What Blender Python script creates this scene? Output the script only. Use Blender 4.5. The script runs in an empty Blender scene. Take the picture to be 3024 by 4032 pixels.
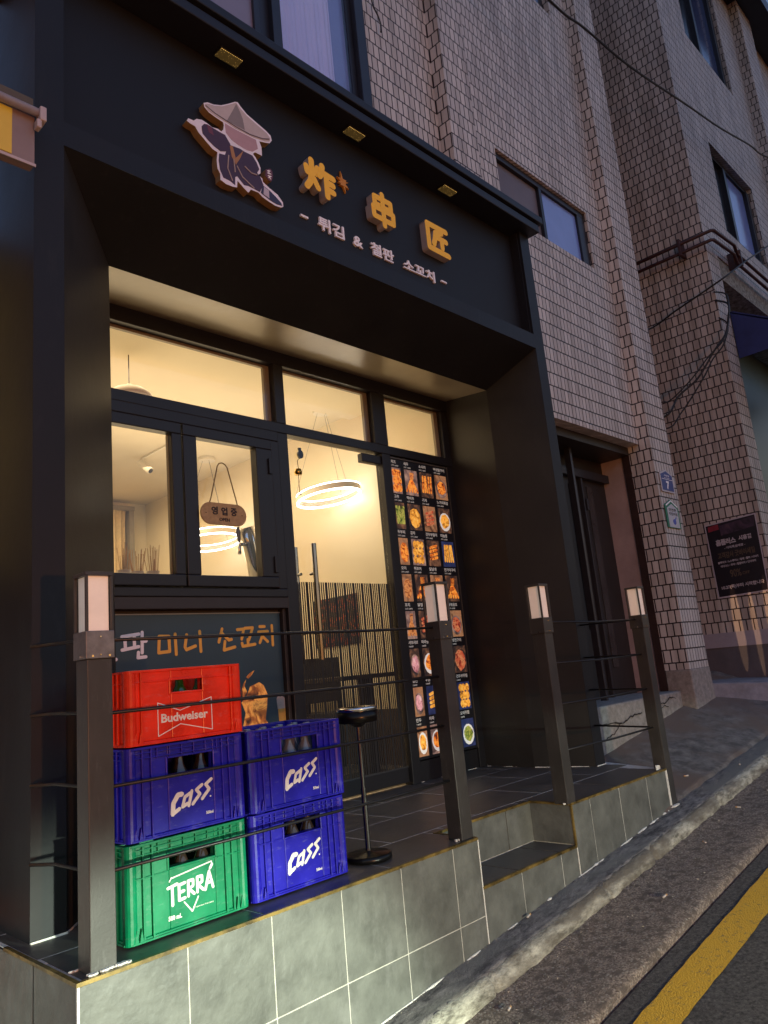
import bpy, bmesh, math, random
from mathutils import Vector, Matrix
R_=math.radians
random.seed(7)
sc=bpy.context.scene
COL=sc.collection
# ------------------------------------------------------------------ camera
cam=bpy.data.cameras.new('camera'); camo=bpy.data.objects.new('camera',cam); COL.objects.link(camo)
cam.sensor_fit='VERTICAL'; cam.sensor_height=36.0; cam.sensor_width=27.0
cam.lens=36.0*2937.44/4032.0; cam.clip_start=0.05; cam.clip_end=300
_m=[[0.70146457,0.08434618,0.70769568],[-0.70667356,0.21121645,0.67527778],[-0.09251987,-0.97379327,0.20776608]]
camo.matrix_world=Matrix(((_m[0][0],-_m[0][1],-_m[0][2],-0.96748),(_m[1][0],-_m[1][1],-_m[1][2],-2.2496),(_m[2][0],-_m[2][1],-_m[2][2],0.76),(0,0,0,1)))
sc.camera=camo
# ------------------------------------------------------------------ world (dusk sky)
w=bpy.data.worlds.new('World'); sc.world=w; w.use_nodes=True
nt=w.node_tree; bg=nt.nodes['Background']
sky=nt.nodes.new('ShaderNodeTexSky'); sky.sky_type='NISHITA'; sky.sun_disc=False
SUN_EL=R_(3.2); SUN_AZ=R_(0)
sky.sun_elevation=SUN_EL; sky.sun_rotation=SUN_AZ; sky.air_density=1.6; sky.dust_density=0.3; sky.ozone_density=3.2
tint=nt.nodes.new('ShaderNodeMix'); tint.data_type='RGBA'; tint.blend_type='MULTIPLY'; tint.inputs[0].default_value=1.0; tint.inputs[7].default_value=(1.16,0.93,1.10,1)
nt.links.new(sky.outputs[0],tint.inputs[6]); nt.links.new(tint.outputs[2],bg.inputs[0]); bg.inputs[1].default_value=0.15
# ------------------------------------------------------------------ view
sc.view_settings.view_transform='Standard'; sc.view_settings.look='None'
sc.view_settings.exposure=2.0; sc.view_settings.gamma=1.0
sc.cycles.max_bounces=8; sc.cycles.diffuse_bounces=4; sc.cycles.transparent_max_bounces=16
# ------------------------------------------------------------------ lamps
def aim(o,d):
    o.rotation_euler=Vector(d).to_track_quat('-Z','Y').to_euler()
def spot(name,loc,d,energy,color,ang,blend,rad=0.04):
    l=bpy.data.lights.new(name,'SPOT'); l.energy=energy; l.color=color; l.spot_size=R_(ang); l.spot_blend=blend; l.shadow_soft_size=rad
    o=bpy.data.objects.new(name,l); COL.objects.link(o); o.location=loc; aim(o,d); return o
def area(name,loc,d,energy,color,sx,sy):
    l=bpy.data.lights.new(name,'AREA'); l.energy=energy; l.color=color; l.shape='RECTANGLE'; l.size=sx; l.size_y=sy
    o=bpy.data.objects.new(name,l); COL.objects.link(o); o.location=loc; aim(o,d); return o
# car headlamp across the lane (sharp cut-off, low), wide part and hot centre
spot('headlamp_wide',(1.0,-4.0,0.2),(0.115,0.399,-0.91),96,(0.86,1.0,0.80),140,0.05)
spot('headlamp_core',(1.0,-4.0,0.2),(-0.17,1.0,-0.285),340,(0.86,1.0,0.80),38,0.6)
# amber lamp lower down the lane
spot('amber_lamp',(-0.62,-5.2,0.45),(0.42,1.0,0.08),100,(1.0,0.34,0.09),95,0.5,0.05)
# pale green-white spot from the left for the side faces; its source is unseen
spot('left_glow',(-2.9,-0.75,0.35),(0.866,0.5,-0.05),44,(0.86,1.0,0.90),35,0.4,0.2)
# added narrow spots, one per warm strip of light on the far side wall
for _i,(_y,_z,_w) in enumerate(((0.56,0.86,0.085),(0.40,0.80,0.055),(0.24,0.92,0.08))):
    _o=spot('warm_slit',(-1.2,-4.6,1.5),(8.2,4.6+_y,_z-1.5),520,(1.0,0.58,0.30),5.2,0.05,0.004); _o.scale=(_w,1,1)
# interior ceiling fittings, plus an added upward fill for ceiling and reveal soffit
area('uplight_fill',(1.9,3.0,1.9),(0,-0.35,1),8.5,(1.0,0.77,0.46),2.2,2.2)
area('room_light',(1.9,2.9,2.95),(0,0,-1),7.5,(1.0,0.77,0.46),2.4,1.6)
area('room_light_back',(1.9,5.0,2.98),(0,0,-1),10,(1.0,0.77,0.46),2.4,1.6)

# ------------------------------------------------------------------ materials
MATS={}
def newmat(name):
    m=bpy.data.materials.new(name); m.use_nodes=True
    return m,m.node_tree,m.node_tree.nodes['Principled BSDF']
def mat(name,col,rough=0.6,metal=0.0,var=0.15,vs=3.0,bump=0.0,bs=60.0,emit=None,es=0.0,spec=0.5,rvar=0.0,scuff=0.0,sc_scale=(18,18,60)):
    if name in MATS: return MATS[name]
    m,t,b=newmat(name)
    tc=t.nodes.new('ShaderNodeTexCoord')
    n=t.nodes.new('ShaderNodeTexNoise'); n.inputs['Scale'].default_value=vs; n.inputs['Detail'].default_value=6; n.inputs['Roughness'].default_value=0.62
    t.links.new(tc.outputs['Object'],n.inputs['Vector'])
    r=t.nodes.new('ShaderNodeValToRGB'); r.color_ramp.elements[0].position=0.3; r.color_ramp.elements[1].position=0.72
    r.color_ramp.elements[0].color=tuple(c*(1-var) for c in col)+(1,); r.color_ramp.elements[1].color=tuple(min(1,c*(1+var)) for c in col)+(1,)
    t.links.new(n.outputs['Fac'],r.inputs[0]); t.links.new(r.outputs[0],b.inputs['Base Color'])
    b.inputs['Roughness'].default_value=rough; b.inputs['Metallic'].default_value=metal; b.inputs['Specular IOR Level'].default_value=spec
    if scuff>0:
        mp=t.nodes.new('ShaderNodeMapping'); mp.inputs['Scale'].default_value=sc_scale; t.links.new(tc.outputs['Object'],mp.inputs[0])
        ns=t.nodes.new('ShaderNodeTexNoise'); ns.inputs['Scale'].default_value=1.0; ns.inputs['Detail'].default_value=9; ns.inputs['Roughness'].default_value=0.7; t.links.new(mp.outputs[0],ns.inputs['Vector'])
        rr=t.nodes.new('ShaderNodeMapRange'); rr.inputs['From Min'].default_value=0.56; rr.inputs['From Max'].default_value=0.74; rr.inputs['To Max'].default_value=scuff; t.links.new(ns.outputs['Fac'],rr.inputs[0])
        ms=t.nodes.new('ShaderNodeMix'); ms.data_type='RGBA'; t.links.new(rr.outputs[0],ms.inputs[0]); t.links.new(r.outputs[0],ms.inputs[6]); ms.inputs[7].default_value=tuple(0.55*c+0.20 for c in col)+(1,); t.links.new(ms.outputs[2],b.inputs['Base Color'])
    if rvar>0:
        mr=t.nodes.new('ShaderNodeMapRange'); mr.inputs['To Min'].default_value=max(0,rough-rvar); mr.inputs['To Max'].default_value=min(1,rough+rvar)
        t.links.new(n.outputs['Fac'],mr.inputs[0]); t.links.new(mr.outputs[0],b.inputs['Roughness'])
    if bump>0:
        n2=t.nodes.new('ShaderNodeTexNoise'); n2.inputs['Scale'].default_value=bs; n2.inputs['Detail'].default_value=5
        t.links.new(tc.outputs['Object'],n2.inputs['Vector'])
        bp=t.nodes.new('ShaderNodeBump'); bp.inputs['Strength'].default_value=bump; bp.inputs['Distance'].default_value=0.01
        t.links.new(n2.outputs['Fac'],bp.inputs['Height']); t.links.new(bp.outputs[0],b.inputs['Normal'])
    if emit: b.inputs['Emission Color'].default_value=tuple(emit)+(1,); b.inputs['Emission Strength'].default_value=es
    MATS[name]=m; return m
def glass(name,tint=(1,1,1),refl=0.12,rough=0.02):
    if name in MATS: return MATS[name]
    m=bpy.data.materials.new(name); m.use_nodes=True; t=m.node_tree; t.nodes.clear()
    o=t.nodes.new('ShaderNodeOutputMaterial'); mx=t.nodes.new('ShaderNodeMixShader'); tr=t.nodes.new('ShaderNodeBsdfTransparent'); gl=t.nodes.new('ShaderNodeBsdfGlossy')
    lw=t.nodes.new('ShaderNodeLayerWeight'); lw.inputs[0].default_value=0.5; pw=t.nodes.new('ShaderNodeMath'); pw.operation='POWER'; pw.inputs[1].default_value=5.0; t.links.new(lw.outputs['Facing'],pw.inputs[0]); fr=t.nodes.new('ShaderNodeMath'); fr.operation='MULTIPLY_ADD'; fr.inputs[1].default_value=0.9; fr.inputs[2].default_value=0.03; t.links.new(pw.outputs[0],fr.inputs[0])
    tr.inputs[0].default_value=tint+(1,); gl.inputs['Roughness'].default_value=rough
    t.links.new(fr.outputs[0],mx.inputs[0]); t.links.new(tr.outputs[0],mx.inputs[1]); t.links.new(gl.outputs[0],mx.inputs[2]); t.links.new(mx.outputs[0],o.inputs[0])
    MATS[name]=m; return m
def wall_tile_mat(name,base,w=0.068,h=0.118,joint=(0.030,0.018,0.018),off=0.5,stain=0.28,shift=0.0):
    if name in MATS: return MATS[name]
    m,t,b=newmat(name)
    tc=t.nodes.new('ShaderNodeTexCoord'); sp=t.nodes.new('ShaderNodeSeparateXYZ'); t.links.new(tc.outputs['Object'],sp.inputs[0])
    ad=t.nodes.new('ShaderNodeMath'); ad.operation='MULTIPLY_ADD'; ad.inputs[1].default_value=1.17; t.links.new(sp.outputs[0],ad.inputs[0]); t.links.new(sp.outputs[1],ad.inputs[2])
    # slight waviness of the courses
    wn=t.nodes.new('ShaderNodeTexNoise'); wn.inputs['Scale'].default_value=7.0; t.links.new(tc.outputs['Object'],wn.inputs['Vector'])
    wm=t.nodes.new('ShaderNodeMath'); wm.operation='MULTIPLY_ADD'; wm.inputs[1].default_value=0.003; t.links.new(wn.outputs['Fac'],wm.inputs[0]); t.links.new(sp.outputs[2],wm.inputs[2])
    wx=t.nodes.new('ShaderNodeMath'); wx.operation='MULTIPLY_ADD'; wx.inputs[1].default_value=0.004; t.links.new(wn.outputs['Fac'],wx.inputs[0]); t.links.new(ad.outputs[0],wx.inputs[2])
    ax=t.nodes.new('ShaderNodeMath'); ax.operation='ADD'; ax.inputs[1].default_value=shift; t.links.new(wx.outputs[0],ax.inputs[0])
    cb=t.nodes.new('ShaderNodeCombineXYZ'); t.links.new(ax.outputs[0],cb.inputs[0]); t.links.new(wm.outputs[0],cb.inputs[1])
    br=t.nodes.new('ShaderNodeTexBrick'); br.inputs['Scale'].default_value=1.0; br.inputs['Mortar Size'].default_value=0.0058; br.inputs['Mortar Smooth'].default_value=0.15
    br.inputs['Brick Width'].default_value=w; br.inputs['Row Height'].default_value=h; br.offset=off; br.offset_frequency=2; br.inputs['Bias'].default_value=0.0
    c1=tuple(c*0.84 for c in base)+(1,); c2=tuple(min(1,c*1.10) for c in base)+(1,)
    br.inputs['Color1'].default_value=c1; br.inputs['Color2'].default_value=c2; br.inputs['Mortar'].default_value=joint+(1,)
    t.links.new(cb.outputs[0],br.inputs['Vector'])
    # grime: vertical streaks + patches
    mp=t.nodes.new('ShaderNodeMapping'); mp.inputs['Scale'].default_value=(9,9,0.7); t.links.new(tc.outputs['Object'],mp.inputs[0])
    ns=t.nodes.new('ShaderNodeTexNoise'); ns.inputs['Scale'].default_value=1.0; ns.inputs['Detail'].default_value=7; t.links.new(mp.outputs[0],ns.inputs['Vector'])
    rp=t.nodes.new('ShaderNodeValToRGB'); rp.color_ramp.elements[0].position=0.35; rp.color_ramp.elements[0].color=(1-stain,1-stain*1.08,1-stain*1.15,1); rp.color_ramp.elements[1].position=0.6; rp.color_ramp.elements[1].color=(1,1,1,1)
    t.links.new(ns.outputs['Fac'],rp.inputs[0])
    mx=t.nodes.new('ShaderNodeMix'); mx.data_type='RGBA'; mx.blend_type='MULTIPLY'; mx.inputs[0].default_value=1.0
    t.links.new(br.outputs['Color'],mx.inputs[6]); t.links.new(rp.outputs[0],mx.inputs[7])
    # rust run-off below a broken pipe hole beside the left pier
    def win(sock,c,hw,soft):
        a=t.nodes.new('ShaderNodeMath'); a.operation='SUBTRACT'; a.inputs[1].default_value=c; t.links.new(sock,a.inputs[0])
        q=t.nodes.new('ShaderNodeMath'); q.operation='ABSOLUTE'; t.links.new(a.outputs[0],q.inputs[0])
        m2=t.nodes.new('ShaderNodeMapRange'); m2.inputs['From Min'].default_value=hw+soft; m2.inputs['From Max'].default_value=hw; t.links.new(q.outputs[0],m2.inputs[0]); return m2.outputs[0]
    k1=win(sp.outputs[0],3.50,0.09,0.10); k2=win(sp.outputs[2],4.70,0.42,0.25)
    mp2=t.nodes.new('ShaderNodeMapping'); mp2.inputs['Scale'].default_value=(45,45,2.2); t.links.new(tc.outputs['Object'],mp2.inputs[0])
    nn=t.nodes.new('ShaderNodeTexNoise'); nn.inputs['Scale'].default_value=1.0; nn.inputs['Detail'].default_value=6; t.links.new(mp2.outputs[0],nn.inputs['Vector'])
    nr=t.nodes.new('ShaderNodeMapRange'); nr.inputs['From Min'].default_value=0.42; nr.inputs['From Max'].default_value=0.62; t.links.new(nn.outputs['Fac'],nr.inputs[0])
    kk=t.nodes.new('ShaderNodeMath'); kk.operation='MULTIPLY'; t.links.new(k1,kk.inputs[0]); t.links.new(k2,kk.inputs[1])
    k3=t.nodes.new('ShaderNodeMath'); k3.operation='MULTIPLY'; t.links.new(kk.outputs[0],k3.inputs[0]); t.links.new(nr.outputs[0],k3.inputs[1])
    k4=t.nodes.new('ShaderNodeMath'); k4.operation='MULTIPLY'; k4.inputs[1].default_value=0.8; t.links.new(k3.outputs[0],k4.inputs[0])
    mr2=t.nodes.new('ShaderNodeMix'); mr2.data_type='RGBA'; t.links.new(k4.outputs[0],mr2.inputs[0]); t.links.new(mx.outputs[2],mr2.inputs[6]); mr2.inputs[7].default_value=(0.085,0.040,0.030,1)
    t.links.new(mr2.outputs[2],b.inputs['Base Color'])
    iv=t.nodes.new('ShaderNodeMath'); iv.operation='SUBTRACT'; iv.inputs[0].default_value=1.0; t.links.new(br.outputs['Fac'],iv.inputs[1])
    n3=t.nodes.new('ShaderNodeTexNoise'); n3.inputs['Scale'].default_value=90; t.links.new(tc.outputs['Object'],n3.inputs['Vector'])
    h2=t.nodes.new('ShaderNodeMath'); h2.operation='MULTIPLY_ADD'; h2.inputs[1].default_value=0.2; t.links.new(n3.outputs['Fac'],h2.inputs[0]); t.links.new(iv.outputs[0],h2.inputs[2])
    bp=t.nodes.new('ShaderNodeBump'); bp.inputs['Strength'].default_value=0.9; bp.inputs['Distance'].default_value=0.006
    t.links.new(h2.outputs[0],bp.inputs['Height']); t.links.new(bp.outputs[0],b.inputs['Normal'])
    b.inputs['Roughness'].default_value=0.55
    MATS[name]=m; return m
def ground_mat(name,c1,c2,scale=14,rough=0.85,bump=0.6,bs=120,c3=None,spk=0.0,ani=(1,1,1)):
    if name in MATS: return MATS[name]
    m,t,b=newmat(name)
    tc=t.nodes.new('ShaderNodeTexCoord'); mpa=t.nodes.new('ShaderNodeMapping'); mpa.inputs['Scale'].default_value=ani; t.links.new(tc.outputs['Object'],mpa.inputs[0])
    n=t.nodes.new('ShaderNodeTexNoise'); n.inputs['Scale'].default_value=scale; n.inputs['Detail'].default_value=9; n.inputs['Roughness'].default_value=0.7; t.links.new(mpa.outputs[0],n.inputs['Vector'])
    r=t.nodes.new('ShaderNodeValToRGB'); r.color_ramp.elements[0].position=0.38; r.color_ramp.elements[1].position=0.66
    r.color_ramp.elements[0].color=c1+(1,); r.color_ramp.elements[1].color=c2+(1,)
    t.links.new(n.outputs['Fac'],r.inputs[0]); out=r.outputs[0]
    if c3:
        n4=t.nodes.new('ShaderNodeTexNoise'); n4.inputs['Scale'].default_value=scale*0.22; n4.inputs['Detail'].default_value=5; t.links.new(mpa.outputs[0],n4.inputs['Vector'])
        r4=t.nodes.new('ShaderNodeValToRGB'); r4.color_ramp.elements[0].position=0.45; r4.color_ramp.elements[1].position=0.62; t.links.new(n4.outputs['Fac'],r4.inputs[0])
        mx=t.nodes.new('ShaderNodeMix'); mx.data_type='RGBA'; t.links.new(r4.outputs[0],mx.inputs[0]); t.links.new(out,mx.inputs[6]); mx.inputs[7].default_value=c3+(1,); out=mx.outputs[2]
    if spk>0:
        v=t.nodes.new('ShaderNodeTexVoronoi'); v.inputs['Scale'].default_value=48; t.links.new(tc.outputs['Object'],v.inputs['Vector'])
        r5=t.nodes.new('ShaderNodeValToRGB'); r5.color_ramp.elements[0].position=0.16; r5.color_ramp.elements[0].color=(1,1,1,1); r5.color_ramp.elements[1].position=0.3; r5.color_ramp.elements[1].color=(0,0,0,1); t.links.new(v.outputs['Distance'],r5.inputs[0])
        n6=t.nodes.new('ShaderNodeTexNoise'); n6.inputs['Scale'].default_value=9; t.links.new(tc.outputs['Object'],n6.inputs['Vector'])
        g=t.nodes.new('ShaderNodeMath'); g.operation='MULTIPLY'; t.links.new(r5.outputs[0],g.inputs[0]); t.links.new(n6.outputs['Fac'],g.inputs[1])
        g2=t.nodes.new('ShaderNodeMath'); g2.operation='MULTIPLY'; g2.inputs[1].default_value=spk; t.links.new(g.outputs[0],g2.inputs[0])
        mx=t.nodes.new('ShaderNodeMix'); mx.data_type='RGBA'; t.links.new(g2.outputs[0],mx.inputs[0]); t.links.new(out,mx.inputs[6]); mx.inputs[7].default_value=(0.48,0.44,0.38,1); out=mx.outputs[2]
    t.links.new(out,b.inputs['Base Color'])
    n2=t.nodes.new('ShaderNodeTexNoise'); n2.inputs['Scale'].default_value=bs; n2.inputs['Detail'].default_value=6; n2.inputs['Roughness'].default_value=0.7; t.links.new(tc.outputs['Object'],n2.inputs['Vector'])
    bp=t.nodes.new('ShaderNodeBump'); bp.inputs['Strength'].default_value=bump; bp.inputs['Distance'].default_value=0.012
    t.links.new(n2.outputs['Fac'],bp.inputs['Height']); t.links.new(bp.outputs[0],b.inputs['Normal']); b.inputs['Roughness'].default_value=rough
    MATS[name]=m; return m
def food_mat(name,cols,scale=30,em=0.0):
    if name in MATS: return MATS[name]
    m,t,b=newmat(name)
    tc=t.nodes.new('ShaderNodeTexCoord'); oi=t.nodes.new('ShaderNodeObjectInfo')
    vm=t.nodes.new('ShaderNodeVectorMath'); vm.operation='SCALE'; vm.inputs[0].default_value=(7,7,7); t.links.new(oi.outputs['Random'],vm.inputs['Scale'])
    va=t.nodes.new('ShaderNodeVectorMath'); va.operation='ADD'; t.links.new(tc.outputs['Object'],va.inputs[0]); t.links.new(vm.outputs[0],va.inputs[1])
    n=t.nodes.new('ShaderNodeTexNoise'); n.inputs['Scale'].default_value=scale; n.inputs['Detail'].default_value=4; n.inputs['Distortion'].default_value=1.2; t.links.new(va.outputs[0],n.inputs['Vector'])
    r=t.nodes.new('ShaderNodeValToRGB'); e=r.color_ramp.elements
    k=len(cols)
    e[0].position=0.32; e[0].color=cols[0]+(1,); e[1].position=0.70; e[1].color=cols[-1]+(1,)
    for i in range(1,k-1):
        q=e.new(0.32+0.38*i/(k-1)); q.color=cols[i]+(1,)
    t.links.new(n.outputs['Fac'],r.inputs[0]); t.links.new(r.outputs[0],b.inputs['Base Color'])
    b.inputs['Roughness'].default_value=0.5
    if em>0: t.links.new(r.outputs[0],b.inputs['Emission Color']); b.inputs['Emission Strength'].default_value=em
    MATS[name]=m; return m
BLACK=mat('black_panel',(0.013,0.013,0.016),0.5,0,0.18,2.2,0.05,25,rvar=0.1,spec=0.25,scuff=0.05,sc_scale=(14,14,3))
SPLAY=mat('dark_brown_panel',(0.024,0.022,0.021),0.48,0,0.2,2.5,0.06,25,rvar=0.1,spec=0.35,scuff=0.05,sc_scale=(14,14,3))
FRAME=mat('dark_window_frame',(0.018,0.018,0.022),0.4,0.3,0.1,4)
LIP=mat('canopy_flashing',(0.014,0.014,0.020),0.45,0.0,0.15,4,spec=0.3)
POST=mat('charcoal_metal',(0.048,0.044,0.041),0.38,0.15,0.18,6,0.03,140,rvar=0.08,scuff=0.25,sc_scale=(60,60,12))
ROD=mat('dark_rod',(0.035,0.033,0.033),0.4,0.7,0.1,20)
GALV=mat('galvanised_cap',(0.20,0.19,0.19),0.42,0.7,0.3,25,0.05,90)
SLATE=mat('slate_tile',(0.118,0.123,0.110),0.52,0,0.34,7,0.45,22,rvar=0.1,scuff=0.30,sc_scale=(9,9,4))
SLATEF=mat('dark_floor_tile',(0.085,0.076,0.068),0.42,0,0.25,4,0.12,30,rvar=0.1)
GROUT=mat('pale_grout',(0.46,0.45,0.40),0.9,0,0.18,30,0.5,90)
GROUTF=mat('floor_grout',(0.60,0.57,0.52),0.9,0,0.3,30,0.4,90)
BRASS=mat('yellowed_trim',(0.17,0.115,0.030),0.42,0.3,0.85,14)
CREAM=mat('cream_wall',(0.80,0.71,0.53),0.9,0,0.03,1.5)
CEIL=mat('cream_ceiling',(0.74,0.66,0.50),0.9,0,0.04,1.5)
TILE=wall_tile_mat('wall_tiling',(0.60,0.56,0.53))
TILE2=wall_tile_mat('wall_tiling_darker',(0.47,0.42,0.39),w=0.070,h=0.1165,stain=0.3,shift=0.02)
CONC=ground_mat('concrete_step',(0.22,0.20,0.18),(0.36,0.33,0.30),22,0.9,0.5,150)
WHITEP=mat('white_lamp_diffuser',(0.95,0.84,0.72),0.5,0,0.06,14,spec=0.3,emit=(1.0,0.80,0.62),es=0.035)  # faint emission imitates the amber light falling on the diffusers
CGLASS=glass('clear_glass')
CHROME=mat('chrome',(0.75,0.74,0.72),0.12,1.0,0.05,5)
CHROMED=mat('dark_chrome',(0.30,0.29,0.28),0.18,1.0,0.08,5)
LED=mat('led_strip',(1,1,1),0.5,0,0,3,emit=(1.0,0.93,0.80),es=3.2)

# ------------------------------------------------------------------ mesh builder
class MB:
    def __init__(s): s.v=[]; s.f=[]; s.mi=[]; s.m=0
    def add(s,vs,fs):
        o=len(s.v); s.v+= [tuple(p) for p in vs]; s.f+=[tuple(i+o for i in f) for f in fs]; s.mi+=[s.m]*len(fs)
    def box(s,x0,x1,y0,y1,z0,z1):
        s.add([(x0,y0,z0),(x1,y0,z0),(x1,y1,z0),(x0,y1,z0),(x0,y0,z1),(x1,y0,z1),(x1,y1,z1),(x0,y1,z1)],
              [(0,3,2,1),(4,5,6,7),(0,1,5,4),(1,2,6,5),(2,3,7,6),(3,0,4,7)]); return s
    def quad(s,a,b,c,d): s.add([a,b,c,d],[(0,1,2,3)]); return s
    def hexa(s,b,t): # bottom 4 pts, top 4 pts
        s.add(list(b)+list(t),[(0,3,2,1),(4,5,6,7),(0,1,5,4),(1,2,6,5),(2,3,7,6),(3,0,4,7)]); return s
    def prism(s,poly,fn,d0,d1):
        n=len(poly); vs=[fn(p[0],p[1],d0) for p in poly]+[fn(p[0],p[1],d1) for p in poly]
        fs=[tuple(range(n)),tuple(range(2*n-1,n-1,-1))]+[(i,i+n,(i+1)%n+n,(i+1)%n) for i in range(n)]
        s.add(vs,fs); return s
    def tube(s,pts,r,n=8,cap=True):
        pts=[Vector(p) for p in pts]; rings=[]; up=None
        for i,p in enumerate(pts):
            d=(pts[min(i+1,len(pts)-1)]-pts[max(i-1,0)]).normalized()
            if up is None or abs(d.dot(up))>0.98: up=Vector((0,0,1)) if abs(d.z)<0.9 else Vector((1,0,0))
            a=d.cross(up).normalized(); b=a.cross(d).normalized(); up=b
            rr=r[i] if isinstance(r,(list,tuple)) else r
            rings.append([p+a*math.cos(2*math.pi*k/n)*rr+b*math.sin(2*math.pi*k/n)*rr for k in range(n)])
        vs=[v for q in rings for v in q]; fs=[]
        for i in range(len(rings)-1):
            for k in range(n): fs.append((i*n+k,i*n+(k+1)%n,(i+1)*n+(k+1)%n,(i+1)*n+k))
        if cap: fs+= [tuple(range(n-1,-1,-1)),tuple((len(rings)-1)*n+k for k in range(n))]
        s.add(vs,fs); return s
    def lathe(s,prof,c,n=20,sq=1.0):
        vs=[];fs=[]
        for r,z in prof:
            for k in range(n):
                a=2*math.pi*k/n; vs.append((c[0]+r*math.cos(a)*sq,c[1]+r*math.sin(a),c[2]+z))
        for i in range(len(prof)-1):
            for k in range(n): fs.append((i*n+k,i*n+(k+1)%n,(i+1)*n+(k+1)%n,(i+1)*n+k))
        fs+= [tuple(range(n-1,-1,-1)),tuple((len(prof)-1)*n+k for k in range(n))]
        s.add(vs,fs); return s
    def ring(s,c,R,r0,h,n=48,tilt=0.0,ty=0.0):  # flat band ring: radius R, thickness r0, height h
        vs=[];fs=[]
        for k in range(n):
            a=2*math.pi*k/n
            for (rr,z) in ((R,-h/2),(R,h/2),(R-r0,h/2),(R-r0,-h/2)):
                x=rr*math.cos(a); vs.append((c[0]+x,c[1]+rr*math.sin(a),c[2]+z+x*tilt+rr*math.sin(a)*ty))
        for k in range(n):
            j=(k+1)%n
            for q in range(4): fs.append((k*4+q,j*4+q,j*4+(q+1)%4,k*4+(q+1)%4))
        s.add(vs,fs); return s
    def capsule(s,a,b,wd,fn,d0,d1,n=6):  # rounded stroke in a plane
        ax,ay=a;bx,by=b; an=math.atan2(by-ay,bx-ax); r=wd/2; poly=[]
        for i in range(n+1):
            t=an+math.pi/2+math.pi*i/n; poly.append((ax+r*math.cos(t),ay+r*math.sin(t)))
        for i in range(n+1):
            t=an-math.pi/2+math.pi*i/n; poly.append((bx+r*math.cos(t),by+r*math.sin(t)))
        return s.prism(poly,fn,d0,d1)
def link(o): COL.objects.link(o)
def tag(o,label=None,cat=None,group=None,kind=None):
    if label: o['label']=label
    if cat: o['category']=cat
    if group: o['group']=group
    if kind: o['kind']=kind
    return o
def wloc(p):
    v=Vector((0,0,0))
    while p is not None: v+=p.location; p=p.parent
    return v
def obj(name,mb,mats,parent=None,bevel=0.0,smooth=False,loc=None):
    if not isinstance(mats,(list,tuple)): mats=[mats]
    me=bpy.data.meshes.new(name); L=wloc(parent) if parent else (Vector(loc) if loc else Vector((0,0,0)))
    me.from_pydata([tuple(Vector(v)-L) for v in mb.v],[],mb.f)
    for m in mats: me.materials.append(m)
    me.polygons.foreach_set('material_index',mb.mi)
    bm=bmesh.new(); bm.from_mesh(me); bmesh.ops.recalc_face_normals(bm,faces=bm.faces[:]); bm.to_mesh(me); bm.free()
    if smooth: me.polygons.foreach_set('use_smooth',[True]*len(me.polygons))
    o=bpy.data.objects.new(name,me); link(o)
    if parent: o.parent=parent
    elif loc: o.location=loc
    if bevel>0:
        b=o.modifiers.new('bevel','BEVEL'); b.width=bevel; b.segments=2; b.limit_method='ANGLE'; b.angle_limit=R_(40)
    me.update(); return o
def thing(name,loc,label,cat,group=None):
    o=bpy.data.objects.new(name,None); o.empty_display_size=0.1; link(o); o.location=loc; return tag(o,label,cat,group)
def copy_tree(o,loc,label=None,group=None,rz=0):
    c=o.copy(); link(c); c.location=loc
    if label: c['label']=label
    if group: c['group']=group
    def rec(a,b):
        for ch in list(a.children):
            d=ch.copy(); link(d); d.parent=b; rec(ch,d)
    rec(o,c)
    c.rotation_euler=(0,0,rz); return c
def each(name,boxes,mats,parent,bevel=0.0):
    for bx in boxes: obj(name,MB().box(*bx),mats,parent,bevel=bevel)
# text -> mesh fitted in a box; fn maps (u,v,depth)
def text_mb(mb,body,u0,u1,v0,v1,fn,d0,d1,bold=0.0,shear=0.0,keep=False):
    cu=bpy.data.curves.new('t','FONT'); cu.body=body; cu.size=1; cu.offset=bold; cu.shear=shear; cu.resolution_u=3; cu.align_x='LEFT'
    o=bpy.data.objects.new('t',cu); link(o); bpy.context.view_layer.update()
    me=bpy.data.meshes.new_from_object(o.evaluated_get(bpy.context.evaluated_depsgraph_get()))
    xs=[v.co.x for v in me.vertices]; ys=[v.co.y for v in me.vertices]
    if xs:
        x0,x1,y0,y1=min(xs),max(xs),min(ys),max(ys); sx=(u1-u0)/(x1-x0); sy=(v1-v0)/(y1-y0)
        if keep: sx=sy=min(sx,sy)
        P=[(u0+(v.co.x-x0)*sx,v0+(v.co.y-y0)*sy) for v in me.vertices]
        n=len(P); vs=[fn(a,b,d0) for a,b in P]; fs=[tuple(p.vertices) for p in me.polygons]
        if abs(d1-d0)>1e-6:
            vs+=[fn(a,b,d1) for a,b in P]
            cnt={}
            for f in fs:
                for i in range(len(f)):
                    e=(f[i],f[(i+1)%len(f)]); cnt.setdefault(tuple(sorted(e)),[]).append(e)
            side=[(l[0][0],l[0][1],l[0][1]+n,l[0][0]+n) for l in cnt.values() if len(l)==1]
            fs=[tuple(i+n for i in f) for f in fs]+side
        mb.add(vs,fs)
    bpy.data.objects.remove(o); bpy.data.curves.remove(cu); bpy.data.meshes.remove(me)
    return mb
def FRONT(y):   # plane facing -y: (x,z,depth towards viewer)
    return lambda u,v,d: (u,y-d,v)
def strokes(mb,segs,ox,oz,sx,sz,wd,fn,d,stag=0.0004):
    k=0
    for poly in segs:
        for a,b in zip(poly[:-1],poly[1:]):
            mb.capsule((ox+a[0]*sx,oz+a[1]*sz),(ox+b[0]*sx,oz+b[1]*sz),wd,fn,0,d+stag*(k%7)); k+=1
    return mb

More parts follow.
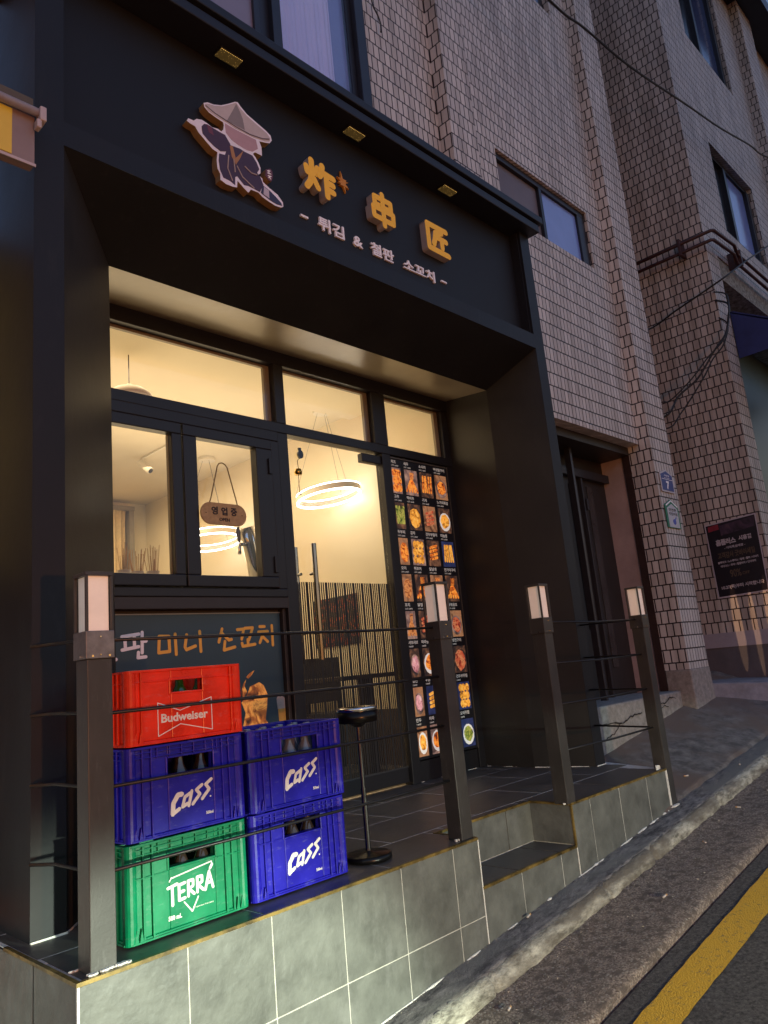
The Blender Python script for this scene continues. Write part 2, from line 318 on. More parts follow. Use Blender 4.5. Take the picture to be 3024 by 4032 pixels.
# ================================================================== GROUND
SL=0.103
def base(x): return -0.615+SL*x
def hn(x,y,s): # cheap value noise
    from mathutils import noise
    return noise.noise(Vector((x*s,y*s,0.3)))
def strip(name,mats,xs,prof,kind='structure',jit=0.0,js=6.0):
    """prof: list of (y,dz) cross-section"""
    mb=MB(); vs=[];n=len(prof)
    for x in xs:
        jt=0.0
        if name=='kerb' and min(abs(x-j) for j in (0.62,1.58,2.52,3.05,4.01,4.98,5.95,6.9))<0.011: jt=0.012
        for i,(y,dz) in enumerate(prof):
            q=hn(x,y+i*0.37,js)*jit; q2=hn(x+50,y,js*2.3)*jit*0.6
            vs.append((x,y+jt+q*(1 if 0<i<n-1 else 0.0),base(x)+dz-jt+(q2 if 0<i<n-1 else 0)))
    fs=[]
    for i in range(len(xs)-1):
        for k in range(n-1): fs.append((i*n+k,(i+1)*n+k,(i+1)*n+k+1,i*n+k+1))
    mb.add(vs,fs); o=obj(name,mb,mats,smooth=True); tag(o,kind=kind); return o
def frange(a,b,s):
    r=[];x=a
    while x<b-1e-6: r.append(x); x+=s
    return r+[b]
xs_f=[-40,-12,-5]+frange(-3,12,0.04)+[14,18,26,40]
ASPH=ground_mat('asphalt',(0.040,0.036,0.032),(0.155,0.140,0.125),60,0.85,0.9,170,spk=0.25)
GUT=ground_mat('worn_gutter_concrete',(0.075,0.055,0.042),(0.50,0.40,0.32),110,0.85,1.0,120,c3=(0.13,0.10,0.08),spk=1.0)
CURB=ground_mat('weathered_kerb',(0.14,0.13,0.10),(0.62,0.59,0.48),34,0.85,0.9,60,c3=(0.15,0.13,0.10),ani=(0.35,1,1))
PATHM=ground_mat('dirty_footway',(0.055,0.050,0.050),(0.34,0.31,0.28),24,0.8,0.7,70,c3=(0.20,0.19,0.165),ani=(0.4,1,1))
ROADM=ASPH
strip('road',ROADM,[-40,-20,-8]+frange(-4,12,0.1)+[16,24,40],[(-0.615,-0.092),(-0.75,-0.092),(-0.95,-0.096),(-1.3,-0.10),(-2.2,-0.08),(-4,-0.04),(-8,0.0),(-14,0.1),(-40,0.4)],jit=0.004,js=3)
strip('gutter',GUT,xs_f,[(-0.60,-0.12),(-0.602,-0.070),(-0.585,-0.060),(-0.5,-0.062),(-0.4,-0.066),(-0.3,-0.07),(-0.23,-0.068),(-0.19,-0.064),(-0.16,-0.064)],jit=0.010,js=9)
strip('kerb',CURB,[-40,-12,-5]+frange(-3,12,0.02)+[14,18,26,40],[(-0.185,-0.10),(-0.194,-0.066),(-0.190,-0.045),(-0.183,-0.026),(-0.172,-0.012),(-0.158,-0.003),(-0.142,0.000),(-0.128,-0.004)],jit=0.010,js=11)
strip('footway',PATHM,xs_f,[(-0.150,-0.02),(-0.143,0.0005),(-0.125,0.002),(-0.09,0.002),(-0.05,0.003),(-0.02,0.003),(0.03,0.0)],jit=0.006,js=8)
# yellow kerbside line (painted, worn)
def yellow():
    m,t,b=newmat('worn_yellow_paint')
    tc=t.nodes.new('ShaderNodeTexCoord'); n=t.nodes.new('ShaderNodeTexNoise'); n.inputs['Scale'].default_value=38; n.inputs['Detail'].default_value=9; n.inputs['Roughness'].default_value=0.75; t.links.new(tc.outputs['Object'],n.inputs['Vector'])
    r=t.nodes.new('ShaderNodeValToRGB'); e=r.color_ramp.elements; e[0].position=0.33; e[0].color=(0.16,0.12,0.07,1); e[1].position=0.45; e[1].color=(0.72,0.40,0.03,1)
    t.links.new(n.outputs['Fac'],r.inputs[0]); t.links.new(r.outputs[0],b.inputs['Base Color']); b.inputs['Roughness'].default_value=0.7
    n2=t.nodes.new('ShaderNodeTexNoise'); n2.inputs['Scale'].default_value=150; t.links.new(tc.outputs['Object'],n2.inputs['Vector'])
    bp=t.nodes.new('ShaderNodeBump'); bp.inputs['Strength'].default_value=0.7; bp.inputs['Distance'].default_value=0.008; t.links.new(n2.outputs['Fac'],bp.inputs['Height']); t.links.new(bp.outputs[0],b.inputs['Normal'])
    return m
mb=MB(); xs=[-40,-10]+frange(-4,12,0.05)+[20,40]; vs=[]
for x in xs:
    j0=hn(x,1.0,14)*0.006; j1=hn(x,5.0,14)*0.006
    vs+=[(x,-0.712+j0,base(x)-0.087),(x,-0.858+j1,base(x)-0.088)]
mb.add(vs,[(2*i,2*i+1,2*i+3,2*i+2) for i in range(len(xs)-1)])
tag(obj('road_line',mb,yellow()),kind='structure')
# sloping apron in front of the tiled building
def az(x,y):
    z0=base(x)+0.003; zb=-0.03+0.140*(x-4.2) if x<5.84 else 0.20+0.15*(x-5.84)
    zb=max(zb,z0+0.05) if x<4.2 else zb
    t=max(0,min(1.25,y/0.70)); return z0+(zb-z0)*t
mb=MB(); X=frange(3.60,7.0,0.05); Y=[-0.03,0.0,0.02,0.05,0.1,0.18,0.26,0.34,0.42,0.5,0.6,0.7,0.85,1.0]; vs=[]
for x in X:
    for y in Y:
        e=hn(x,y,7)*0.008
        yy=y+(hn(x,0,5)*0.035 if y<0.03 else 0); vs.append((x,yy,az(x,y)+e+(0.012 if y>0.01 else -0.02)))
n=len(Y); mb.add(vs,[(i*n+k,(i+1)*n+k,(i+1)*n+k+1,i*n+k+1) for i in range(len(X)-1) for k in range(n-1)])
APR=ground_mat('apron_concrete',(0.095,0.085,0.078),(0.26,0.235,0.21),9,0.85,0.8,90,c3=(0.16,0.115,0.09))
tag(obj('apron_pavement',mb,APR,smooth=True),kind='structure')
# apron continuing in front of the neighbouring building and a worn raised slab
mb=MB(); X=frange(7.0,16,0.25); vs=[]
for x in X:
    for y,t_ in ((-0.03,0),(0.02,0.02),(0.1,0.1),(0.4,0.4),(1.2,1.0)): vs.append((x,y,base(x)+0.003+(0.30)*t_+0.008))
mb.add(vs,[(i*5+k,(i+1)*5+k,(i+1)*5+k+1,i*5+k+1) for i in range(len(X)-1) for k in range(4)])
tag(obj('far_pavement',mb,APR,smooth=True),kind='structure')
SLABM=ground_mat('grey_slab',(0.17,0.165,0.18),(0.27,0.26,0.28),8,0.8,0.4,90)
mb=MB()
mb.hexa([(6.22,0.62,0.2),(6.55,0.22,0.1),(7.0,0.10,0.1),(7.0,1.4,0.2)],[(6.22,0.66,0.37),(6.60,0.26,0.33),(7.0,0.14,0.345),(7.0,1.4,0.40)])
tag(obj('pavement_slab',mb,SLABM,bevel=0.01),kind='structure')

# ================================================================== TILED BUILDING
TB=thing('tiled_building',(3.9,0.74,0.0),'old building clad in small pinkish tiles behind and right of the black shopfront','building')
WY=0.735
mb=MB()
def wallbox(m,x0,x1,z0,z1,y0=WY,y1=1.0): m.box(x0,x1,y0,y1,z0,z1)
# wall with openings: top window (x -0.2..2.44, z 4.3..6.2), window 2 (3.95..5.48, 4.42..5.04), window 3 (4.2..5.42, z 7.36..8.6), entry below z 2.66
mb.box(-6.0,-0.2,0.95,1.3,-1.6,10); wallbox(mb,-0.2,2.44,6.2,10); wallbox(mb,2.44,3.18,4.19,10)
wallbox(mb,-0.2,2.44,4.19,4.3)
wallbox(mb,3.52,3.95,4.19,10); wallbox(mb,3.875,3.95,2.66,4.19); wallbox(mb,3.95,5.48,2.66,4.42,WY,0.855); wallbox(mb,3.95,5.42,5.04,7.36)
wallbox(mb,5.48,5.79,2.66,5.04,WY,0.85); wallbox(mb,5.42,5.79,5.04,7.36);wallbox(mb,5.42,5.79,7.36,10);wallbox(mb,3.95,5.42,8.6,10);wallbox(mb,3.95,4.1,7.36,8.6)
obj('tiled_wall',mb,TILE,TB)
mb=MB(); mb.box(3.18,3.52,0.62,1.0,4.0,10); obj('pier',mb,TILE,TB)
mb=MB(); mb.box(5.79,6.22,0.62,0.85,0.525,10); obj('pier',mb,TILE,TB)
mb=MB(); mb.hexa([(5.775,0.60,-0.1),(6.235,0.60,-0.1),(6.235,0.85,-0.1),(5.775,0.85,-0.1)],[(5.785,0.612,0.525),(6.225,0.612,0.525),(6.225,0.85,0.525),(5.785,0.85,0.525)])
obj('pier_base',mb,CONC,TB,bevel=0.012)
mb=MB(); mb.box(6.22,7.0,1.4,1.5,-0.2,10); mb.box(6.12,6.215,0.85,1.5,-0.2,10); obj('rear_return_wall',mb,TILE2,TB)
# rust and dirt streaks running down beside the pier (real stains)
# entry: soffit, door, side wall, threshold
DARKW=mat('dark_paint',(0.020,0.017,0.017),0.5,0,0.3,6)
PLAS=mat('stained_plaster',(0.36,0.27,0.26),0.85,0,0.22,3.5,0.2,40)
mb=MB(); mb.box(3.87,5.80,0.85,1.60,2.58,2.66); obj('entry_ceiling',mb,DARKW,TB)
mb=MB(); mb.box(5.80,5.86,0.925,1.449,0.3,2.60); obj('entry_side_wall',mb,PLAS,TB)
mb=MB(); mb.box(5.785,5.83,0.85,0.925,0.3,2.64); obj('downpipe_jamb',mb,mat('rusty_jamb',(0.035,0.016,0.013),0.7,0.2,0.4,12),TB)
mb=MB(); mb.box(4.80,5.80,1.16,1.20,0.34,2.58); mb.box(3.87,4.8,1.3,1.35,0.34,2.58)
dp=obj('entry_door_panel',mb,DARKW,TB)
each('entry_back_wall',[(3.875,6.11,1.45,1.58,-0.2,2.655)],DARKW,TB)
DGL=mat('dark_door_glass',(0.045,0.042,0.042),0.25,0,0.3,3)
mb=MB(); mb.box(5.10,5.19,1.150,1.160,0.95,2.30); mb.box(5.12,5.20,1.150,1.160,0.45,0.85); mb.box(5.42,5.52,1.150,1.160,0.6,2.3); obj('door_glass',mb,DGL,TB)
mb=MB(); mb.box(4.93,4.965,1.00,1.06,0.34,2.60); mb.box(5.28,5.31,1.12,1.16,0.34,2.4); mb.box(5.30,5.33,1.10,1.12,2.05,2.16); mb.box(4.80,5.80,1.10,1.16,2.36,2.44)
obj('door_frame',mb,mat('door_frame_metal',(0.05,0.05,0.06),0.35,0.6,0.1,8),TB,bevel=0.004)
mb=MB(); mb.box(4.56,4.64,0.97,1.0,1.28,1.31); mb.box(4.43,4.50,0.97,1.0,1.14,1.165); mb.box(4.50,4.53,0.96,1.0,0.8,1.3); obj('door_handle',mb,GALV,TB)
# cracked concrete threshold step
mb=MB()
mb.hexa([(3.86,0.72,-0.2),(5.775,0.72,-0.2),(5.775,1.6,-0.2),(3.86,1.6,-0.2)],[(3.86,0.725,0.345),(5.775,0.725,0.345),(5.775,1.6,0.345),(3.86,1.6,0.345)])
th=obj('concrete_threshold',mb,CONC,TB,bevel=0.015)
CRK=mat('crack_shadow',(0.03,0.022,0.018),0.95,0,0.3,40)
mb=MB()
def crack(pts,wd):
    pr=None
    for i in range(len(pts)-1):
        a=Vector((pts[i][0],0,pts[i][1])); b=Vector((pts[i+1][0],0,pts[i+1][1])); n=max(2,int((b-a).length/0.03))
        for k in range(n):
            p=a.lerp(b,k/n); q=a.lerp(b,(k+1)/n); p=Vector((p.x,0,p.z)); 
            j0=random.uniform(-1,1)*0.007; j1=random.uniform(-1,1)*0.007
            if pr is None: pr=p.z+j0
            w0=wd*random.uniform(.4,1.2); nz=q.z+j1
            mb.quad((p.x,0.7165,pr-w0/2),(q.x+0.004,0.7165,nz-w0/2),(q.x+0.004,0.7165,nz+w0/2),(p.x,0.7165,pr+w0/2)); pr=nz
crack([(4.02,0.19),(4.18,0.17),(4.22,0.22),(4.45,0.21),(4.62,0.19),(4.75,0.225),(4.95,0.24)],0.012)
crack([(4.28,0.10),(4.45,0.13),(4.58,0.20)],0.008); crack([(4.18,0.17),(4.16,0.24),(4.13,0.28)],0.006)
obj('surface_crack',mb,CRK,TB); mb=MB()
crack([(5.02,0.26),(5.2,0.255),(5.28,0.28),(5.42,0.27),(5.5,0.31),(5.62,0.29)],0.011); crack([(5.0,0.20),(5.2,0.215),(5.38,0.25),(5.45,0.24)],0.008)
obj('surface_crack',mb,CRK,TB)
# windows of the tiled building; blue panes carry the sky's reflection as colour
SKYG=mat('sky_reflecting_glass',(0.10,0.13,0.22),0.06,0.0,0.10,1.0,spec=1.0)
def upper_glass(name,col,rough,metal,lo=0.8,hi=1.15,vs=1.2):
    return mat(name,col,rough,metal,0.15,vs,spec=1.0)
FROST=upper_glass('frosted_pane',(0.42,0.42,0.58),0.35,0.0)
CURT=upper_glass('curtained_pane',(0.50,0.54,0.98),0.32,0.0)  # blue of the reflected sky painted in, net curtain included
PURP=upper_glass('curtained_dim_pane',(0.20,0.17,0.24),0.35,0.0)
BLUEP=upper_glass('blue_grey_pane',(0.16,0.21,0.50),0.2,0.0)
DKF=mat('dark_aluminium',(0.022,0.022,0.030),0.4,0.3,0.15,5)
w1=MB(); y0,y1=0.765,0.85
w1.box(-0.2,2.44,y0,y1,4.3,4.36); w1.box(-0.2,2.44,y0,y1,6.14,6.2); w1.box(2.35,2.44,y0-0.03,y1,4.36,6.14); w1.box(-0.2,-0.12,y0,y1,4.36,6.14)
wo=obj('window',w1,DKF,TB,bevel=0.004)
mb=MB(); mb.box(1.615,1.685,0.775,0.84,4.36,6.14); mb.box(1.48,1.52,0.79,0.84,4.36,6.14); mb.box(2.30,2.35,0.78,0.84,4.36,6.14); obj('mullion',mb,DKF,wo,bevel=0.003)
mb=MB(); mb.box(1.685,2.16,0.812,0.822,4.36,6.14); obj('pane',mb,CURT,wo)
mb=MB(); mb.box(2.16,2.30,0.812,0.822,4.36,6.14); obj('pane',mb,BLUEP,wo)
mb=MB(); vs=[];X=frange(1.687,2.158,0.008)
for x in X:
    o_=0.004*math.sin(x*62)+0.003*math.sin(x*143+1); vs+=[(x,0.806+o_,4.362),(x,0.806+o_,6.138)]
mb.add(vs,[(2*i,2*i+2,2*i+3,2*i+1) for i in range(len(X)-1)]); obj('net_curtain',mb,CURT,wo,smooth=True)
mb=MB(); mb.box(1.685,2.30,0.786,0.789,4.36,6.14); obj('clear_pane',mb,CGLASS,wo)
mb=MB(); mb.box(1.0,1.48,0.812,0.822,4.36,6.14); mb.box(-0.12,1.0,0.814,0.824,4.36,6.14); obj('pane',mb,PURP,wo)
mb=MB(); mb.box(1.52,1.615,0.818,0.828,4.36,6.14); obj('pane',mb,DKF,wo)
w2=MB(); w2.box(3.95,5.48,0.765,0.85,4.98,5.04); w2.box(3.95,5.48,0.765,0.855,4.42,4.45); w2.box(5.34,5.48,0.765,0.85,4.45,4.98); w2.box(4.655,4.70,0.765,0.85,4.45,4.98); w2.box(3.95,3.98,0.765,0.85,4.45,4.98)
wo=obj('window',w2,DKF,TB,bevel=0.004)
mb=MB(); mb.box(4.70,5.34,0.79,0.80,4.45,4.98); obj('pane',mb,upper_glass('pale_blue_pane',(0.20,0.28,0.62),0.25,0.0),wo)
mb=MB(); mb.box(3.98,4.655,0.80,0.81,4.45,4.98); obj('blank_panel',mb,mat('grey_blank_panel',(0.14,0.12,0.14),0.55,0,0.12,3),wo)
w3=MB(); w3.box(4.1,5.42,0.80,0.86,7.36,8.6); wo=obj('window',w3,DKF,TB)
mb=MB(); mb.box(4.2,5.3,0.79,0.80,7.42,8.5); obj('pane',mb,SKYG,wo)
# rust-stained strip hanging from a hole above the canopy
# ================================================================== NEIGHBOUR (corner) BUILDING
NB=thing('corner_building',(7.0,0.15,0.0),'taller brown-tiled building on the far right with two red pipes round its corner','building')
mb=MB(); mb.box(7.0,7.33,0.15,1.6,0.82,4.95)
mb.box(7.88,14,0.15,0.5,6.7,8.25); mb.box(7.0,7.88,0.15,1.6,4.95,13); mb.box(7.88,14,0.15,0.5,4.92,5.48); mb.box(9.37,14,0.15,0.5,5.48,6.7); mb.box(9.50,14,0.15,0.5,8.25,12.0); mb.box(7.88,9.5,0.15,0.5,10.2,13)
obj('tiled_wall',mb,TILE2,NB)
mb=MB(); mb.box(10.3,10.9,0.02,0.15,4.9,10.33); obj('pier',mb,TILE2,NB)
PLINTH=mat('lilac_grey_render',(0.30,0.28,0.33),0.85,0,0.1,6,0.2,60)
mb=MB(); mb.box(6.985,7.33,0.135,1.6,0.675,0.82); obj('plinth_band',mb,PLINTH,NB)
mb=MB(); mb.box(6.995,7.33,0.145,1.6,0.2,0.675); obj('plinth',mb,mat('dark_grey_render',(0.095,0.09,0.105),0.8,0,0.15,6,0.2,60),NB)
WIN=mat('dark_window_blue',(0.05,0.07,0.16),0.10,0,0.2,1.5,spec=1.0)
WIN2=mat('sky_window_blue',(0.20,0.26,0.55),0.12,0,0.25,1.5,spec=1.0)  # sky reflection put into the blue base colour
def nwin(x0,x1,z0,z1,xm):
    f=MB(); f.box(x0,x1,0.22,0.30,z0,z0+0.06); f.box(x0,x1,0.22,0.30,z1-0.06,z1); f.box(x0,x0+.06,0.22,0.3,z0+.06,z1-.06); f.box(x1-0.10,x1,0.20,0.3,z0+.06,z1-.06); f.box(xm-0.04,xm+0.04,0.21,0.3,z0+.06,z1-.06)
    o=obj('window',f,DKF,NB); g=MB(); g.box(x0+.06,xm-.04,0.26,0.27,z0+.06,z1-.06); obj('pane',g,mat('dark_room_glass',(0.014,0.013,0.016),0.15,0,0.2,2),o)
    g=MB(); g.box(xm+.04,x1-.10,0.25,0.26,z0+.06,z1-.06); obj('pane',g,WIN2 if z0<6 else WIN,o)
nwin(7.88,9.37,5.48,6.7,8.50); nwin(7.88,9.50,8.25,10.2,8.62)
# recessed shop on the ground floor of the corner building
mb=MB(); mb.box(7.33,14,0.75,0.85,0.3,4.92); obj('shop_wall',mb,mat('grey_green_glazing',(0.035,0.060,0.055),0.35,0,0.15,2),NB)
mb=MB(); mb.box(7.33,14,0.70,0.75,0.3,2.35); obj('shop_panel',mb,mat('pale_grey_panel',(0.20,0.21,0.23),0.6,0,0.1,2),NB)
mb=MB(); mb.box(7.33,14,0.15,0.75,4.66,4.92); obj('crumbling_soffit',mb,ground_mat('crumbling_plaster',(0.10,0.09,0.07),(0.36,0.36,0.33),20,0.9,0.9,40),NB)
mb=MB(); mb.box(9.4,18,-0.25,0.149,10.33,10.6); obj('balcony_slab',mb,DKF,NB)
# second floor return parts so the wall has depth above
AW=MB(); AW.hexa([(7.36,-0.75,3.72),(11.5,-0.75,3.72),(11.5,-0.70,3.72),(7.36,-0.70,3.72)],[(7.36,0.12,4.27),(11.5,0.12,4.27),(11.5,0.17,4.27),(7.36,0.17,4.27)])
AW.box(7.36,11.5,-0.76,-0.735,3.50,3.73)
AW.prism([(-0.74,3.72),(0.15,4.27),(0.15,3.72)],lambda u,v,d:(7.36+d,u,v),0,0.01)
tag(obj('awning',AW,mat('blue_awning_cloth',(0.020,0.030,0.13),0.8,0,0.25,5),loc=(7.36,0.1,3.7)),'dark blue cloth awning over the far right shop below the red pipes','awning')
# pipes
RP=mat('red_oxide_paint',(0.042,0.012,0.012),0.5,0,0.35,14)
pp=thing('gas_pipes',(6.9,0.6,5.03),'pair of dark red gas pipes wrapping the corner of the far right building','pipe')
for dz,dr in ((0.0,0.0),(-0.10,0.02)):
    mb=MB(); e=6.90+dr*0.5
    mb.tube([(e,1.6,5.06+dz),(e,0.04+dr,5.04+dz),(e+0.02,0.02+dr,5.04+dz),(7.55,0.02+dr,5.10+dz),(7.60,0.02+dr,5.00+dz),(14,0.02+dr,5.06+dz)],0.019,8)
    obj('pipe',mb,RP,pp,smooth=True)
each('pipe_bracket',[(6.87,7.0,0.37,0.40,4.90,5.10),(7.66,7.69,0.0,0.15,4.88,5.08)],RP,pp,0.004)

# ================================================================== BLACK SHOPFRONT
SF=thing('shopfront',(1.9,0.5,0.0),'black-panelled restaurant front with splayed recess, lit windows and glass door','shopfront')
FY=0.50; IY=0.93; GY=1.40
xl,xr,zt=0.18,3.747,3.043
ixl,ixr,izt=0.578,3.649,2.827
ox0,ox1=0.06,3.87
mb=MB()
mb.box(ox0,xl,FY,FY+0.02,0.0,4.035); mb.box(ox0,ox0+0.02,FY+0.02,1.5,-0.02,4.035)
obj('pilaster',mb,BLACK,SF)
mb=MB(); mb.box(xr,ox1,FY,FY+0.02,-0.25,4.035); mb.box(ox1-0.02,ox1,FY+0.02,1.5,-0.25,4.035); obj('pilaster',mb,BLACK,SF)
mb=MB(); mb.box(xl,xr,FY,FY+0.09,zt,3.158); obj('sign_band',mb,BLACK,SF)
mb=MB(); mb.box(xl,xr,0.59,0.61,3.158,4.03); mb.box(xl-0.001,xl+0.012,FY+.02,0.59,3.158,4.03); mb.box(xr-0.012,xr+0.001,FY+.02,0.59,3.158,4.03)
obj('sign_panel',mb,mat('sign_panel_black',(0.012,0.012,0.015),0.55,0,0.15,1.5,rvar=0.08,spec=0.25),SF)
# splays
mb=MB(); e=0.003
mb.quad((xl,FY+e,0),(ixl,IY,0),(ixl,IY,izt),(xl,FY+e,zt)); obj('splayed_jamb',mb,SPLAY,SF)
mb=MB(); mb.quad((xr,FY+e,0),(ixr,IY,0),(ixr,IY,izt),(xr,FY+e,zt)); obj('splayed_jamb',mb,SPLAY,SF)
mb=MB(); mb.quad((xl,FY+e,zt),(xr,FY+e,zt),(ixr,IY,izt),(ixl,IY,izt)); obj('splayed_soffit',mb,BLACK,SF)
# reveals
mb=MB(); mb.quad((ixl,IY,0),(ixl,GY+0.1,0),(ixl,GY+0.1,2.9),(ixl,IY,izt)); obj('reveal',mb,SPLAY,SF); mb=MB(); mb.quad((ixr,IY,0),(3.68,GY+0.1,0),(3.68,GY+0.1,2.9),(ixr,IY,izt)); obj('reveal',mb,SPLAY,SF)
REV=mat('reveal_soffit_paint',(0.26,0.215,0.15),0.33,0,0.15,3,0.05,20,rvar=0.08,spec=0.9)  # warm paler colour stands in for interior glow on black paint
mb=MB(); mb.quad((ixl,IY,izt),(ixr,IY,izt),(3.68,GY+0.1,2.9),(ixl,GY+0.1,2.9)); obj('reveal_soffit',mb,REV,SF)
# canopy
mb=MB(); mb.box(ox0-0.06,3.905,0.41,0.95,4.035,4.10); mb.box(ox0-0.06,3.93,0.425,0.95,4.10,4.12); mb.box(ox0-0.06,3.955,0.395,0.95,4.12,4.18)
obj('canopy',mb,LIP,SF,bevel=0.006)
mb=MB(); mb.box(ox0+0.001,ox1-0.001,0.74,1.5,3.0,4.03); obj('backing_box',mb,BLACK,SF)
# downlights
def perf_mat():
    m,t,b=newmat('perforated_lamp_grille')
    tc=t.nodes.new('ShaderNodeTexCoord'); v=t.nodes.new('ShaderNodeTexVoronoi'); v.inputs['Scale'].default_value=95; v.inputs['Randomness'].default_value=0.1; t.links.new(tc.outputs['Object'],v.inputs['Vector'])
    r=t.nodes.new('ShaderNodeValToRGB'); r.color_ramp.elements[0].position=0.25; r.color_ramp.elements[0].color=(1,1,1,1); r.color_ramp.elements[1].position=0.45; r.color_ramp.elements[1].color=(0.03,0.03,0.03,1)
    t.links.new(v.outputs['Distance'],r.inputs[0]); mm=t.nodes.new('ShaderNodeMix'); mm.data_type='RGBA'; mm.blend_type='MULTIPLY'; mm.inputs[0].default_value=1; t.links.new(r.outputs[0],mm.inputs[6]); mm.inputs[7].default_value=(0.85,0.50,0.13,1)
    t.links.new(mm.outputs[2],b.inputs['Base Color']); t.links.new(mm.outputs[2],b.inputs['Emission Color']); b.inputs['Emission Strength'].default_value=0.42; return m
PERF=perf_mat()
for i,(x,lab) in enumerate(((1.065,'perforated downlight under the canopy above the cut-out board, nearest of three'),(1.98,'middle perforated downlight under the canopy, above the gold characters'),(2.885,'farthest perforated downlight under the canopy near its right end'))):
    t_=thing('downlight',(x,0.513,4.035),lab,'light','downlights under the canopy')
    m1=MB(); m1.box(x-0.075,x+0.075,0.475,0.551,4.024,4.034); obj('housing',m1,LIP,t_,bevel=0.002)
    m1=MB(); m1.box(x-0.066,x+0.066,0.482,0.544,4.019,4.0235); obj('grille',m1,PERF,t_)
# ---- window framing
def fbar(m,x0,x1,z0,z1,y0=1.36,y1=1.44): m.box(x0,x1,y0,y1,z0,z1)
mb=MB(); fbar(mb,ixl,3.70,2.79,2.90); fbar(mb,ixl,3.70,2.318,2.385); fbar(mb,ixl,0.70,0,2.318,1.362,1.438); fbar(mb,1.90,1.978,2.385,2.79,1.362,1.438); fbar(mb,2.80,2.935,2.385,2.79,1.362,1.438)
fbar(mb,1.895,1.980,0,2.318,1.362,1.438); fbar(mb,2.855,2.94,0.0,2.318,1.362,1.438); fbar(mb,3.60,3.70,0,2.79,1.37,1.438)
obj('window_frame',mb,FRAME,SF,bevel=0.004)
BEIGEF=mat('inner_frame_edge',(0.20,0.16,0.11),0.5,0,0.1,5)
mb=MB()
for x0,x1 in ((0.70,1.90),(1.978,2.80),(2.935,3.60)):
    mb=MB(); mb.box(x0,x1,1.412,1.438,2.772,2.789); mb.box(x1-0.045,x1,1.412,1.437,2.386,2.772); obj('glazing_bead',mb,BEIGEF,SF,bevel=0.002)
each('transom_glass',[(0.70,1.90,1.405,1.411,2.385,2.79),(1.978,2.80,1.405,1.411,2.385,2.79),(2.935,3.60,1.405,1.411,2.385,2.79)],CGLASS,SF)
# hatch (double casement)
mb=MB(); fbar(mb,0.70,1.895,2.25,2.318,1.352,1.435); fbar(mb,0.70,1.895,1.255,1.305,1.352,1.435); fbar(mb,1.83,1.895,1.305,2.25,1.352,1.435); hf=obj('serving_hatch',mb,FRAME,SF,bevel=0.005)
mb=MB()
for x0,x1,g0,g1 in ((0.70,1.19,0.76,1.128),(1.20,1.825,1.287,1.705)):
    mb=MB(); mb.box(x0,x1,1.338,1.40,2.180,2.245); mb.box(x0,x1,1.338,1.40,1.31,1.375); mb.box(x0,g0,1.338,1.40,1.375,2.18); mb.box(g1,x1,1.338,1.40,1.375,2.18)
    obj('casement',mb,FRAME,hf,bevel=0.005)
each('pane',[(0.76,1.128,1.370,1.375,1.375,2.18),(1.287,1.705,1.370,1.375,1.375,2.18)],CGLASS,hf)
each('hinge',[(1.79,1.815,1.325,1.338,2.02,2.12),(1.79,1.815,1.325,1.338,1.40,1.50)],FRAME,hf,0.002)
each('inner_edge',[(1.125,1.1278,1.376,1.40,1.376,2.179),(1.7052,1.7085,1.376,1.399,1.376,2.179)],BEIGEF,hf)
# dado under the hatch
mb=MB(); mb.box(ixl,1.895,1.36,1.46,1.19,1.255); mb.box(1.872,1.895,1.39,1.46,0,1.19); mb.box(ixl,1.872,1.435,1.47,0,1.19); obj('counter_wall',mb,mat('dado_brown_black',(0.028,0.022,0.021),0.5,0,0.1,3),SF,bevel=0.003)
# ---- glass door
DR=thing('glass_door',(2.4,1.40,0.0),'frameless glass door with fluted dark film on its lower half and a long bar handle','door')
mb=MB(); mb.box(1.985,2.85,1.400,1.408,0.115,2.31); obj('door_glass',mb,CGLASS,DR)
mb=MB(); mb.box(1.985,2.85,1.392,1.416,0.02,0.115); obj('bottom_rail',mb,FRAME,DR,bevel=0.003)
mb=MB(); mb.box(2.665,2.87,1.38,1.43,2.235,2.30); obj('corner_hinge',mb,FRAME,DR,bevel=0.006)
mb=MB(); x=1.992
k=0
while x<2.84:
    wd=0.0105+(0.0 if k%4 else 0.011)
    mb.box(x,x+wd,1.3980,1.3985,0.118,1.358); x+=wd+0.0070; k+=1
obj('fluted_film',mb,mat('film_black',(0.016,0.014,0.015),0.45,0,0.1,5),DR)
mb=MB(); mb.box(1.983,2.855,1.3935,1.3955,0.112,0.124); obj('rail_edge',mb,mat('rail_edge_metal',(0.12,0.12,0.12),0.3,0.8,0.1,5),DR)
hb=MB(); hb.tube([(2.12,1.345,0.865),(2.12,1.345,1.60)],0.0165,14); hb.tube([(2.12,1.345,1.41),(2.12,1.398,1.41)],0.010,8); hb.tube([(2.12,1.345,1.035),(2.12,1.398,1.035)],0.010,8)
hb.tube([(2.02+0.035,1.455,0.85),(2.02+0.035,1.455,1.59)],0.0165,14); hb.tube([(2.055,1.41,1.41),(2.055,1.455,1.41)],0.010,8); hb.tube([(2.055,1.41,1.035),(2.055,1.455,1.035)],0.010,8)
obj('bar_handle',hb,CHROMED,DR,smooth=False)
# ---- menu side-light panel surround
mb=MB(); mb.box(2.94,3.60,1.385,1.43,0,0.135); mb.box(2.94,3.60,1.42,1.44,0.135,2.318); obj('sidelight_panel',mb,FRAME,SF,bevel=0.003)
